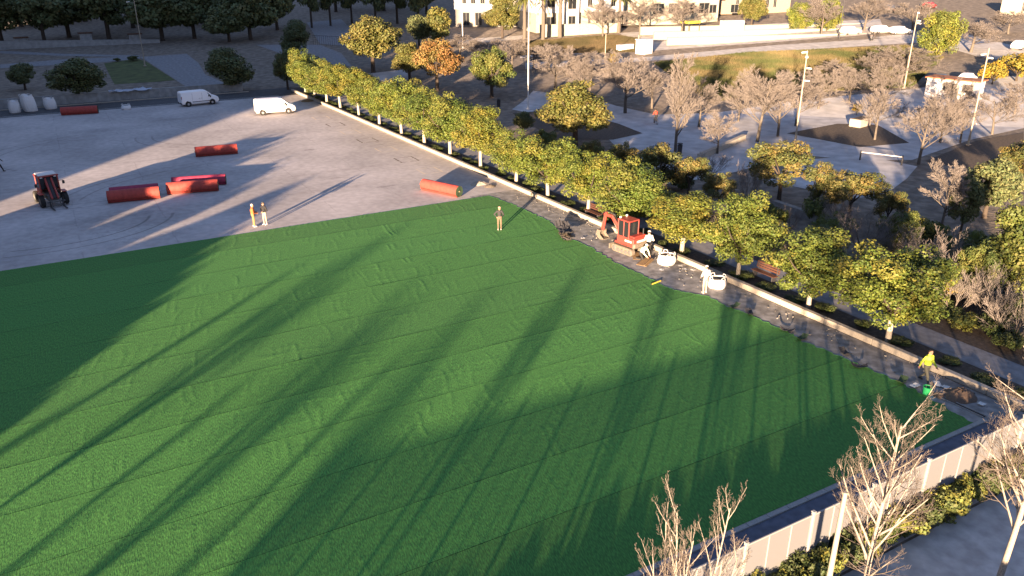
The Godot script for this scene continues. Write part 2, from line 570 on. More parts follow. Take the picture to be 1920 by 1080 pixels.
func trunk_mesh(h: float, r: float, limbs: int, reach: float, lean := 0.0) -> ArrayMesh:
	var b := MB.new()
	b.tube([Vector3(0, -0.1, 0), Vector3(0, 0.08, 0), Vector3(lean * 0.5, h * 0.5, 0), Vector3(lean, h, 0)], [r * 1.5, r * 1.1, r * 0.95, r * 0.8], 8, false)
	for i in limbs:
		var a := TAU * i / limbs + rng.randf() * 0.6
		var d := Vector3(cos(a), 0, sin(a))
		b.tube([Vector3(lean, h * 0.92, 0), Vector3(lean, h, 0) + d * reach * 0.35 + Vector3(0, reach * 0.5, 0), Vector3(lean, h, 0) + d * reach * 0.75 + Vector3(0, reach * 1.1, 0)], [r * 0.55, r * 0.4, r * 0.15], 5, false)
	return b.mesh()

func leafy_proto(called: String, label: String, sd: int, tr: Array, cr: Array, cols: Array, leafm: Material, bark: Material, category := "tree") -> Node3D:
	# tr = [height, radius, limbs, reach]; cr = [base, top, radius, clumps, clump radius, leaves, size, squash, taper, hang]
	rng.seed = sd
	var root := proto(called, label, category)
	part("trunk", trunk_mesh(tr[0], tr[1], tr[2], tr[3]), bark, root)
	part("crown", crown_mesh(sd + 1, cr[0], cr[1], cr[2], cr[3], cr[4], cr[5], cr[6], cols, cr[7], cr[8], cr[9]), leafm, root)
	return root

var P := {}
func plants() -> void:
	var green := [Color(0.092, 0.138, 0.014), Color(0.112, 0.152, 0.016), Color(0.075, 0.12, 0.013), Color(0.13, 0.15, 0.018)]
	for i in 4:
		rng.seed = 100 + i
		var root := proto("street_tree", "rounded bright green street tree with white painted trunk behind the long kerb", "tree")
		var b := MB.new()
		b.tube([Vector3(0, -0.1, 0), Vector3(0, 0.05, 0), Vector3(0.03, 0.9, 0), Vector3(0.05, 1.5, 0.02)], [0.15, 0.115, 0.105, 0.1], 8, false)
		var paint := part("trunk", b.mesh(), M.bark_white, root)
		paint.set_meta("label", "lower trunk painted white")
		b = MB.new()
		for k in 7:
			var a := TAU * k / 7.0 + rng.randf() * 0.5
			var d := Vector3(cos(a), 0, sin(a))
			b.tube([Vector3(0.05, 1.45, 0.02), Vector3(0.05, 2.0, 0.02) + d * 0.35, Vector3(0.05, 2.9, 0.02) + d * 1.05, Vector3(0.05, 3.6, 0.02) + d * 1.45], [0.07, 0.055, 0.035, 0.012], 5, false)
		part("limb", b.mesh(), M.bark, root)
		var tint: Color = [Color(0.80, 0.74, 0.9), Color(0.92, 0.76, 0.85), Color(0.72, 0.72, 0.9), Color(0.86, 0.78, 0.9)][i]
		var own: Array = []
		for g in green: own.append(g * tint)
		var cm := crown_mesh(200 + i * 7, 1.05, 5.2, [2.3, 2.15, 2.35, 2.2][i], [90, 70, 64, 84][i], [0.46, 0.52, 0.55, 0.48][i], 21000, 0.115, own, 0.85, [0.1, 0.3, 0.2, 0.0][i])
		part("crown", cm, M.leaf, root)
		P["street%d" % i] = root
	var olive := [Color(0.07, 0.078, 0.016), Color(0.09, 0.095, 0.02), Color(0.10, 0.095, 0.022)]
	var dark := [Color(0.075, 0.095, 0.036), Color(0.09, 0.112, 0.042), Color(0.105, 0.12, 0.045)]
	var mid := [Color(0.05, 0.075, 0.014), Color(0.07, 0.09, 0.016), Color(0.09, 0.1, 0.02)]
	var autumn := [Color(0.15, 0.085, 0.025), Color(0.13, 0.08, 0.028), Color(0.11, 0.09, 0.025), Color(0.16, 0.11, 0.03)]
	var amber := [Color(0.11, 0.09, 0.022), Color(0.12, 0.10, 0.026), Color(0.085, 0.085, 0.022), Color(0.068, 0.082, 0.02)]
	var gold := [Color(0.26, 0.18, 0.015), Color(0.22, 0.17, 0.02), Color(0.16, 0.14, 0.02)]
	P.olive0 = leafy_proto("park_tree", "x", 301, [1.8, 0.16, 6, 1.6], [1.2, 5.0, 2.5, 60, 0.62, 15000, 0.17, 0.85, 0.15, 0.0], olive, M.leaf, M.bark)
	P.olive1 = leafy_proto("park_tree", "x", 311, [1.8, 0.16, 6, 1.6], [1.0, 5.0, 2.5, 48, 0.66, 15000, 0.17, 0.8, 0.2, 0.3], olive, M.leaf, M.bark)
	P.autumn = leafy_proto("autumn_tree", "x", 321, [1.8, 0.15, 6, 1.5], [1.4, 5.0, 2.5, 56, 0.55, 12000, 0.16, 0.85, 0.2, 0.0], autumn, M.leaf, M.bark)
	P.amber0 = leafy_proto("amber_tree", "x", 331, [1.8, 0.13, 6, 1.5], [1.3, 5.0, 2.5, 46, 0.55, 10000, 0.15, 0.8, 0.1, 0.2], amber, M.leaf, M.bark)
	P.amber1 = leafy_proto("amber_tree", "x", 341, [1.8, 0.13, 6, 1.5], [1.3, 5.0, 2.5, 38, 0.55, 9000, 0.15, 0.8, 0.1, 0.2], amber, M.leaf, M.bark)
	P.dark0 = leafy_proto("evergreen_tree", "x", 351, [1.4, 0.17, 6, 1.6], [0.8, 5.0, 2.5, 56, 0.65, 11000, 0.2, 0.85, 0.2, 0.0], dark, M.leaf_dark, M.bark)
	P.dark1 = leafy_proto("evergreen_tree", "x", 361, [1.4, 0.17, 6, 1.6], [0.7, 5.0, 2.5, 50, 0.7, 11000, 0.2, 0.85, 0.45, 0.0], dark, M.leaf_dark, M.bark)
	P.mid0 = leafy_proto("park_tree", "x", 371, [1.3, 0.17, 6, 1.6], [0.8, 5.0, 2.5, 60, 0.55, 15000, 0.16, 0.85, 0.15, 0.0], mid, M.leaf, M.bark)
	P.mid1 = leafy_proto("park_tree", "x", 381, [1.3, 0.17, 6, 1.6], [0.6, 5.0, 2.5, 56, 0.6, 15000, 0.16, 0.85, 0.3, 0.0], mid, M.leaf, M.bark)
	P.poplar = leafy_proto("tall_tree", "x", 391, [1.2, 0.13, 5, 1.2], [0.6, 5.0, 1.5, 36, 0.55, 5500, 0.22, 1.0, 0.35, 0.0], [Color(0.10, 0.10, 0.02), Color(0.06, 0.07, 0.016), Color(0.085, 0.09, 0.02)], M.leaf, M.bark)
	P.pine0 = leafy_proto("pine_tree", "x", 401, [2.6, 0.16, 7, 1.4], [0.9, 5.0, 2.7, 44, 0.8, 7000, 0.32, 0.75, 0.3, 0.0], dark, M.leaf_dark, M.bark)
	P.pine1 = leafy_proto("pine_tree", "x", 411, [2.8, 0.16, 7, 1.4], [1.3, 5.0, 2.7, 40, 0.8, 7000, 0.32, 0.7, 0.1, 0.0], dark, M.leaf_dark, M.bark)
	P.thin = leafy_proto("touchline_tree", "x", 415, [1.8, 0.13, 8, 1.6], [2.0, 5.0, 2.2, 40, 0.6, 900, 0.15, 0.9, 0.1, 0.0], olive, M.leaf, M.bark)
	P.hedge = leafy_proto("hedge_tree", "x", 417, [1.0, 0.13, 8, 1.6], [0.0, 5.0, 2.5, 90, 0.85, 9000, 0.4, 1.0, 0.1, 0.0], dark, M.leaf_dark, M.bark)
	P.gold = leafy_proto("golden_shrub", "x", 421, [0.5, 0.05, 6, 0.6], [0.2, 2.0, 1.2, 26, 0.36, 2600, 0.14, 0.85, 0.0, 0.0], gold, M.leaf, M.bark, "shrub")
	P.shrub0 = leafy_proto("leafy_shrub", "x", 431, [0.3, 0.04, 6, 0.5], [0.0, 1.25, 1.0, 26, 0.32, 2600, 0.13, 0.8, 0.0, 0.0], [Color(0.08, 0.10, 0.018), Color(0.11, 0.12, 0.02), Color(0.05, 0.07, 0.015)], M.leaf, M.bark, "shrub")
	P.shrub1 = leafy_proto("leafy_shrub", "x", 441, [0.3, 0.04, 6, 0.5], [0.0, 1.2, 1.0, 24, 0.34, 2600, 0.13, 0.8, 0.0, 0.0], [Color(0.045, 0.07, 0.014), Color(0.07, 0.095, 0.018), Color(0.035, 0.05, 0.012)], M.leaf, M.bark, "shrub")
	P.willowy = leafy_proto("feathery_shrub", "x", 451, [0.6, 0.07, 7, 1.2], [0.0, 5.0, 2.5, 64, 0.5, 13000, 0.16, 1.3, 0.1, 0.8], [Color(0.10, 0.13, 0.016), Color(0.13, 0.14, 0.02), Color(0.08, 0.10, 0.018)], M.leaf, M.bark, "shrub")
	# bare trees, nominal height about 5 m
	var spread := {"levels": 4, "count": [15, 10, 8, 5], "first": [0.28, 0.25, 0.2, 0.2], "angle": [0.85, 0.7, 0.65, 0.6], "ratio": [0.62, 0.58, 0.55, 0.6], "wander": 0.14, "up": 0.22, "tipshrink": 0.55, "thin": 0.5, "minr": 0.009, "twig_from": 3, "len": 3.9, "r0": 0.085}
	for i in 3:
		P["bare%d" % i] = bare_proto("bare_tree", "x", 501 + i * 9, spread.duplicate(), M.bark_pale, M.twig)
	var cone := spread.duplicate()
	cone.angle = [0.5, 0.5, 0.55, 0.6]; cone.count = [22, 8, 7, 4]; cone.ratio = [0.42, 0.5, 0.5, 0.55]; cone.first = [0.16, 0.2, 0.2, 0.2]; cone.len = 4.7; cone.up = 0.12
	P.cone = bare_proto("bare_tree", "x", 541, cone, M.bark_pale, M.twig)
	var near := {"levels": 4, "count": [24, 8, 5, 3], "first": [0.26, 0.15, 0.15, 0.2], "angle": [0.8, 0.7, 0.7, 0.7], "ratio": [0.46, 0.5, 0.6, 0.7], "wander": 0.12, "up": 0.26, "tipshrink": 0.4, "thin": 0.5, "minr": 0.0045, "twig_from": 2, "len": 7.0, "r0": 0.1}
	P.near0 = bare_proto("pale_bare_tree", "x", 551, near.duplicate(), M.bark_birch, M.twig_pale)
	P.near1 = bare_proto("pale_bare_tree", "x", 563, near.duplicate(), M.bark_birch, M.twig_pale)
	var multi := near.duplicate()
	multi.stems = [[Vector3(-0.2, 0, 0), Vector3(-0.10, 1, 0.05), 0.95], [Vector3(0.1, 0, 0.1), Vector3(0.02, 1, -0.06), 1.0], [Vector3(0.35, 0, -0.05), Vector3(0.2, 1, 0.02), 1.0], [Vector3(-0.45, 0, 0), Vector3(-0.2, 1, -0.03), 0.85], [Vector3(0.0, 0, -0.3), Vector3(-0.04, 1, -0.12), 0.9], [Vector3(0.5, 0, 0.2), Vector3(0.12, 1, 0.1), 0.85]]
	multi.count = [18, 7, 4, 3]; multi.r0 = 0.06; multi.angle = [0.5, 0.55, 0.6, 0.6]; multi.ratio = [0.36, 0.45, 0.55, 0.6]
	P.multi = bare_proto("multi_stemmed_bare_tree", "x", 571, multi, M.bark_birch, M.twig_pale)
	var bush := spread.duplicate()
	bush.stems = []
	rng.seed = 7
	for i in 9:
		var a := TAU * i / 9.0
		bush.stems.append([Vector3(cos(a), 0, sin(a)) * 0.25, Vector3(cos(a) * 0.5, 1, sin(a) * 0.5), rng.randf_range(0.6, 1.0)])
	bush.levels = 3; bush.count = [7, 5, 4]; bush.len = 2.6; bush.r0 = 0.03; bush.first = [0.2, 0.2, 0.2]; bush.twig_from = 1; bush.angle = [0.5, 0.55, 0.6]; bush.minr = 0.008
	P.bush = bare_proto("bare_shrub", "x", 581, bush, M.bark_pale, M.twig)
	P.bush.set_meta("category", "shrub")
	# palm
	rng.seed = 9
	var palm := proto("palm_tree", "x", "tree")
	var b := MB.new()
	var pts: Array = []
	var rad: Array = []
	for i in 14:
		pts.append(Vector3(sin(i * 0.3) * 0.05, i * 0.75, 0)); rad.append(0.32 - 0.008 * i + (0.03 if i % 2 == 0 else 0.0))
	b.tube(pts, rad, 9, true)
	part("trunk", b.mesh(), M.bark_pale, palm)
	for i in 26:
		b = MB.new()
		var a := TAU * i / 26.0 * 2.4
		var el := lerpf(1.2, -0.7, i / 25.0)
		var d := Vector3(cos(a) * cos(el), sin(el), sin(a) * cos(el))
		var q := Vector3(0, 9.75, 0)
		var sd := Vector3(-sin(a), 0, cos(a))
		for k in 9:
			var q2 := q + d * 0.32
			var wv := lerpf(0.5, 0.15, k / 8.0)
			b.col = Color(0.09, 0.10, 0.02) * rng.randf_range(0.7, 1.2)
			for sg in [-1.0, 1.0]:
				for z in 3:
					var o := q.lerp(q2, z / 3.0)
					b.tri(o, o + d * 0.12, o + sd * sg * wv + d * 0.3 + Vector3(0, -0.12, 0))
			d = (d + Vector3(0, -0.13, 0)).normalized()
			q = q2
		part("frond", b.mesh(), M.leaf, palm)
	P.palm = palm

func free_protos() -> void:
	for k in P: P[k].free()
	P.clear()

# ---------------------------------------------------------------- people
func capsule_body(bones: Array, cell: float) -> MB:
	# bones: [a, b, ra, rb, colour]; smooth union meshed as surface nets
	var lo := Vector3(9, 9, 9)
	var hi := Vector3(-9, -9, -9)
	for q in bones:
		for e in 2:
			var r := Vector3.ONE * float(q[2 + e])
			lo = lo.min(q[e] - r)
			hi = hi.max(q[e] + r)
	lo -= Vector3.ONE * cell * 3
	hi += Vector3.ONE * cell * 3
	var nx := int((hi.x - lo.x) / cell) + 2
	var ny := int((hi.y - lo.y) / cell) + 2
	var nz := int((hi.z - lo.z) / cell) + 2
	var f := PackedFloat32Array(); f.resize(nx * ny * nz); f.fill(1.0)
	var near := PackedFloat32Array(); near.resize(nx * ny * nz); near.fill(9.0)
	var who := PackedByteArray(); who.resize(nx * ny * nz)
	var k := 0.035
	for bi in bones.size():
		var q: Array = bones[bi]
		var a: Vector3 = q[0]
		var ab: Vector3 = q[1] - a
		var l2 := maxf(ab.length_squared(), 1e-6)
		var ra: float = q[2]
		var rb: float = q[3]
		var m := maxf(ra, rb) + k + cell * 2
		var p0: Vector3 = (a.min(q[1]) - Vector3.ONE * m - lo) / cell
		var p1: Vector3 = (a.max(q[1]) + Vector3.ONE * m - lo) / cell
		for z in range(maxi(0, int(p0.z)), mini(nz, int(p1.z) + 1)):
			for y in range(maxi(0, int(p0.y)), mini(ny, int(p1.y) + 1)):
				for x in range(maxi(0, int(p0.x)), mini(nx, int(p1.x) + 1)):
					var p := lo + Vector3(x, y, z) * cell
					var t := clampf((p - a).dot(ab) / l2, 0, 1)
					var d := (p - a - ab * t).length() - lerpf(ra, rb, t)
					var i := (z * ny + y) * nx + x
					var o := f[i]
					var h := maxf(k - absf(o - d), 0.0) / k
					f[i] = minf(o, d) - h * h * k * 0.25
					if d < near[i]:
						near[i] = d
						who[i] = bi
	var mb := MB.new()
	var idx := PackedInt32Array(); idx.resize(nx * ny * nz); idx.fill(-1)
	var off := [0, 1, nx, nx + 1, nx * ny, nx * ny + 1, nx * ny + nx, nx * ny + nx + 1]
	var edges := [[0, 1], [2, 3], [4, 5], [6, 7], [0, 2], [1, 3], [4, 6], [5, 7], [0, 4], [1, 5], [2, 6], [3, 7]]
	for z in nz - 1:
		for y in ny - 1:
			for x in nx - 1:
				var i := (z * ny + y) * nx + x
				if f[i] > cell * 2.0: continue
				var s := 0
				for c in 8:
					if f[i + off[c]] < 0: s += 1
				if s == 0 or s == 8: continue
				var acc := Vector3.ZERO
				var cnt := 0
				for e in edges:
					var fa := f[i + off[e[0]]]
					var fb := f[i + off[e[1]]]
					if (fa < 0) != (fb < 0):
						var t := fa / (fa - fb)
						var pa := Vector3(e[0] & 1, (e[0] >> 1) & 1, e[0] >> 2)
						var pb := Vector3(e[1] & 1, (e[1] >> 1) & 1, e[1] >> 2)
						acc += pa.lerp(pb, t)
						cnt += 1
				idx[i] = mb.v.size()
				mb.v.append(lo + (Vector3(x, y, z) + acc / cnt) * cell)
				var gr := Vector3(f[i + 1] - f[i], f[i + nx] - f[i], f[i + nx * ny] - f[i])
				mb.n.append(gr.normalized())
				mb.c.append(bones[who[i]][4])
				mb.u.append(Vector2.ZERO)
	for z in range(1, nz - 1):
		for y in range(1, ny - 1):
			for x in range(1, nx - 1):
				var i := (z * ny + y) * nx + x
				if absf(f[i]) > cell * 2.0: continue
				for ax in 3:
					var st: int = [1, nx, nx * ny][ax]
					var s1: int = [nx, nx * ny, 1][ax]
					var s2: int = [nx * ny, 1, nx][ax]
					var a := f[i]
					var b := f[i + st]
					if (a < 0) == (b < 0): continue
					var q0 := idx[i]; var q1 := idx[i - s1]; var q2 := idx[i - s1 - s2]; var q3 := idx[i - s2]
					if q0 < 0 or q1 < 0 or q2 < 0 or q3 < 0: continue
					if a < 0:
						for w in [q0, q2, q1, q0, q3, q2]: mb.ix.append(w)
					else:
						for w in [q0, q1, q2, q0, q2, q3]: mb.ix.append(w)
	return mb

func person(label: String, at: Vector3, turn: float, pose: String, col: Dictionary, scale_ := 1.0, group := "") -> Node3D:
	# faces local +z; joints in metres
	var hip := Vector3(0, 0.93, 0)
	var chest := Vector3(0, 1.28, 0.0)
	var head := Vector3(0, 1.63, 0.02)
	var ank := [Vector3(-0.1, 0.09, 0.02), Vector3(0.11, 0.09, -0.03)]
	var knee := [Vector3(-0.1, 0.5, 0.03), Vector3(0.11, 0.5, 0.0)]
	var elb := [Vector3(-0.27, 1.13, -0.02), Vector3(0.27, 1.13, -0.02)]
	var wri := [Vector3(-0.27, 0.9, 0.1), Vector3(0.28, 0.88, 0.08)]
	if pose == "talk":
		wri = [Vector3(-0.1, 1.05, 0.26), Vector3(0.12, 1.08, 0.25)]; elb = [Vector3(-0.29, 1.12, 0.02), Vector3(0.29, 1.12, 0.02)]
	elif pose == "hips":
		elb = [Vector3(-0.38, 1.16, -0.06), Vector3(0.3, 1.14, 0.0)]; wri = [Vector3(-0.2, 1.0, 0.08), Vector3(0.14, 1.06, 0.24)]
	elif pose == "walk":
		ank = [Vector3(-0.09, 0.1, 0.34), Vector3(0.09, 0.16, -0.36)]; knee = [Vector3(-0.09, 0.51, 0.2), Vector3(0.09, 0.5, -0.06)]
		wri = [Vector3(-0.28, 0.93, -0.16), Vector3(0.28, 0.95, 0.24)]; elb = [Vector3(-0.27, 1.14, -0.12), Vector3(0.27, 1.13, 0.02)]
	elif pose == "bend":
		chest = Vector3(0, 1.2, 0.2); head = Vector3(0, 1.5, 0.4); elb = [Vector3(-0.24, 1.05, 0.32), Vector3(0.24, 1.05, 0.32)]; wri = [Vector3(-0.18, 0.85, 0.45), Vector3(0.18, 0.82, 0.45)]
	elif pose == "kneel":
		hip = Vector3(0, 0.46, -0.12); chest = Vector3(0, 0.76, 0.08); head = Vector3(0, 1.04, 0.28)
		knee = [Vector3(-0.14, 0.09, 0.16), Vector3(0.15, 0.5, 0.26)]; ank = [Vector3(-0.13, 0.08, -0.26), Vector3(0.14, 0.09, 0.22)]
		elb = [Vector3(-0.26, 0.56, 0.26), Vector3(0.26, 0.58, 0.28)]; wri = [Vector3(-0.16, 0.36, 0.44), Vector3(0.16, 0.36, 0.46)]
	elif pose == "ride":
		hip = Vector3(0, 0.98, -0.2); chest = Vector3(0, 1.3, 0.05); head = Vector3(0, 1.6, 0.22)
		knee = [Vector3(-0.12, 0.72, 0.16), Vector3(0.12, 0.58, 0.08)]; ank = [Vector3(-0.12, 0.42, -0.08), Vector3(0.12, 0.18, 0.02)]
		elb = [Vector3(-0.24, 1.12, 0.26), Vector3(0.24, 1.12, 0.26)]; wri = [Vector3(-0.22, 1.03, 0.46), Vector3(0.22, 1.03, 0.46)]
	var up := (chest - hip).normalized()
	var neck := chest + up * 0.2
	var sh := [chest + up * 0.12 + Vector3(-0.17, 0, 0), chest + up * 0.12 + Vector3(0.17, 0, 0)]
	var hp := [hip + Vector3(-0.09, -0.02, 0), hip + Vector3(0.09, -0.02, 0)]
	var T: Color = col.top
	var L: Color = col.legs
	var S := Color(0.4, 0.22, 0.15)
	var B: Color = col.get("shoe", Color(0.05, 0.05, 0.05))
	var HR: Color = col.get("hair", Color(0.03, 0.02, 0.015))
	var bones := [[hip, hip + up * 0.14, 0.135, 0.135, L], [hip + up * 0.15, chest, 0.14, 0.16, T], [chest, neck, 0.15, 0.075, T], [sh[0], sh[1], 0.075, 0.075, T]]
	bones.append([neck, head - (head - neck).normalized() * 0.06, 0.052, 0.055, S])
	bones.append([head + Vector3(0, -0.045, 0.02), head + Vector3(0, 0.03, 0.012), 0.075, 0.088, S])
	bones.append([head + Vector3(0, 0.035, -0.022), head + Vector3(0, 0.06, -0.012), 0.088, 0.085, HR])
	for i in 2:
		bones.append([hp[i], knee[i], 0.092, 0.068, L])
		bones.append([knee[i], ank[i], 0.064, 0.048, L])
		var fw := Vector3(0, -0.045, 0.15)
		if pose == "kneel" and i == 0: fw = Vector3(0, -0.02, -0.13)
		bones.append([ank[i] + Vector3(0, -0.04, -0.03), ank[i] + fw, 0.048, 0.04, B])
		bones.append([sh[i], elb[i], 0.068, 0.056, T])
		bones.append([elb[i], wri[i], 0.052, 0.04, T])
		var hd: Vector3 = (wri[i] - elb[i]).normalized()
		bones.append([wri[i], wri[i] + hd * 0.085, 0.03, 0.036, S])
	var mb := capsule_body(bones, 0.021)
	# fingers and thumb, curled a little, rooted in the palm; nose, ears, eyes, mouth
	mb.col = S
	for i in 2:
		var hd: Vector3 = (wri[i] - elb[i]).normalized()
		var sd := hd.cross(Vector3(0, 0, 1) if absf(hd.z) < 0.9 else Vector3.UP).normalized()
		var pm := sd.cross(hd)
		for q in 4:
			var root: Vector3 = wri[i] + hd * 0.09 + sd * (q - 1.5) * 0.02
			var ln: float = [0.034, 0.042, 0.04, 0.03][q]
			mb.tube([root, root + hd * ln, root + hd * ln * 1.6 + pm * ln * 0.7], [0.010, 0.009, 0.007], 5)
		var tr: Vector3 = wri[i] + hd * 0.035 + sd * 0.03
		mb.tube([tr, tr + hd * 0.025 + sd * 0.03, tr + hd * 0.055 + sd * 0.035 + pm * 0.012], [0.012, 0.011, 0.008], 5)
	mb.tube([head + Vector3(0, 0.015, 0.09), head + Vector3(0, -0.025, 0.118)], [0.008, 0.014], 5)
	for sg in [-1.0, 1.0]:
		mb.box(head + Vector3(sg * 0.088, -0.005, 0.0), Vector3(0.016, 0.055, 0.035), Basis.IDENTITY, 0.006)
	mb.col = Color(0.02, 0.015, 0.012)
	for sg in [-1.0, 1.0]:
		mb.box(head + Vector3(sg * 0.033, 0.008, 0.094), Vector3(0.022, 0.01, 0.008), Basis.IDENTITY, 0.003)
	mb.col = Color(0.25, 0.08, 0.07)
	mb.box(head + Vector3(0, -0.055, 0.091), Vector3(0.045, 0.009, 0.008), Basis.IDENTITY, 0.003)
	var root := thing("person", label, "person", at, turn, group)
	root.scale = Vector3.ONE * scale_
	part("body", mb.mesh(), M.person, root)
	if col.has("cap"):
		var b := MB.new()
		b.col = col.cap
		b.lathe([Vector2(0.098, 0.03), Vector2(0.102, 0.06), Vector2(0.09, 0.11), Vector2(0.055, 0.14), Vector2(0.0, 0.15)], 14, Transform3D(Basis.IDENTITY, head))
		b.box(head + Vector3(0, 0.045, 0.12), Vector3(0.14, 0.012, 0.09), Basis(Vector3.RIGHT, 0.2), 0.005)
		part("cap", b.mesh(), M.person, root)
	if col.has("vest"):
		var b := MB.new()
		b.col = col.vest
		var rings: Array = []
		for q in [[hip + up * 0.1, 0.165, 0.125], [hip + up * 0.22, 0.175, 0.135], [chest, 0.19, 0.145], [chest + up * 0.1, 0.185, 0.13], [neck - up * 0.005, 0.10, 0.085]]:
			var ring: Array = []
			for j in 14:
				var a := TAU * j / 14.0
				ring.append(q[0] + Vector3(cos(a) * (q[1] + 0.012), 0, sin(a) * (q[2] + 0.03)))
			rings.append(ring)
		b.loft(rings, true, false)
		part("vest", b.mesh(), M.person, root)
	return root

# ---------------------------------------------------------------- vehicles
func wheel(parent: Node3D, at: Vector3, r: float, w: float, rimm: Material) -> void:
	var o := Node3D.new()
	o.name = "wheel"
	parent.add_child(o, true)
	o.position = at
	var xf := Transform3D(Basis(Vector3.RIGHT, PI / 2), Vector3.ZERO)
	var b := MB.new()
	b.lathe([Vector2(r * 0.6, -w * 0.5), Vector2(r * 0.9, -w * 0.5), Vector2(r, -w * 0.32), Vector2(r, w * 0.32), Vector2(r * 0.9, w * 0.5), Vector2(r * 0.6, w * 0.5)], 20, xf)
	part("tyre", b.mesh(), M.rubber, o)
	b = MB.new()
	b.lathe([Vector2(0.0, -w * 0.42), Vector2(r * 0.25, -w * 0.45), Vector2(r * 0.55, -w * 0.36), Vector2(r * 0.61, -w * 0.48), Vector2(r * 0.61, w * 0.48), Vector2(r * 0.55, w * 0.36), Vector2(r * 0.25, w * 0.45), Vector2(0.0, w * 0.42)], 16, xf)
	part("rim", b.mesh(), rimm, o)

func car_body(st: Array) -> MB:
	# stations along x: [x, bottom, belt, half width, roof, half roof width]
	var b := MB.new()
	var rings: Array = []
	for s in st:
		var x: float = s[0]
		var half := [Vector2(0, s[1]), Vector2(s[3] * 0.9, s[1]), Vector2(s[3], s[1] + 0.14), Vector2(s[3] + 0.01, lerpf(s[1], s[2], 0.6)), Vector2(s[3], s[2]), Vector2(lerpf(s[3], s[5], 0.55), lerpf(s[2], s[4], 0.55)), Vector2(s[5], s[4] - 0.07), Vector2(s[5] - 0.09, s[4] - 0.01), Vector2(0, s[4] + 0.015)]
		var r: Array = []
		for i in half.size(): r.append(Vector3(x, half[i].y, half[i].x))
		for i in range(half.size() - 2, 0, -1): r.append(Vector3(x, half[i].y, -half[i].x))
		rings.append(r)
	b.loft(rings)
	return b

func pane(b: MB, pts: Array, th := 0.012) -> void:
	# a thin solid pane on a polygon of 4 points, pushed out a little
	var nn: Vector3 = (pts[2] - pts[0]).cross(pts[1] - pts[0]).normalized()
	var a: Array = []
	for p in pts: a.append(p + nn * th)
	b.quad(a[0], a[1], a[2], a[3])
	for i in 4: b.quad(pts[i], pts[(i + 1) % 4], a[(i + 1) % 4], a[i])

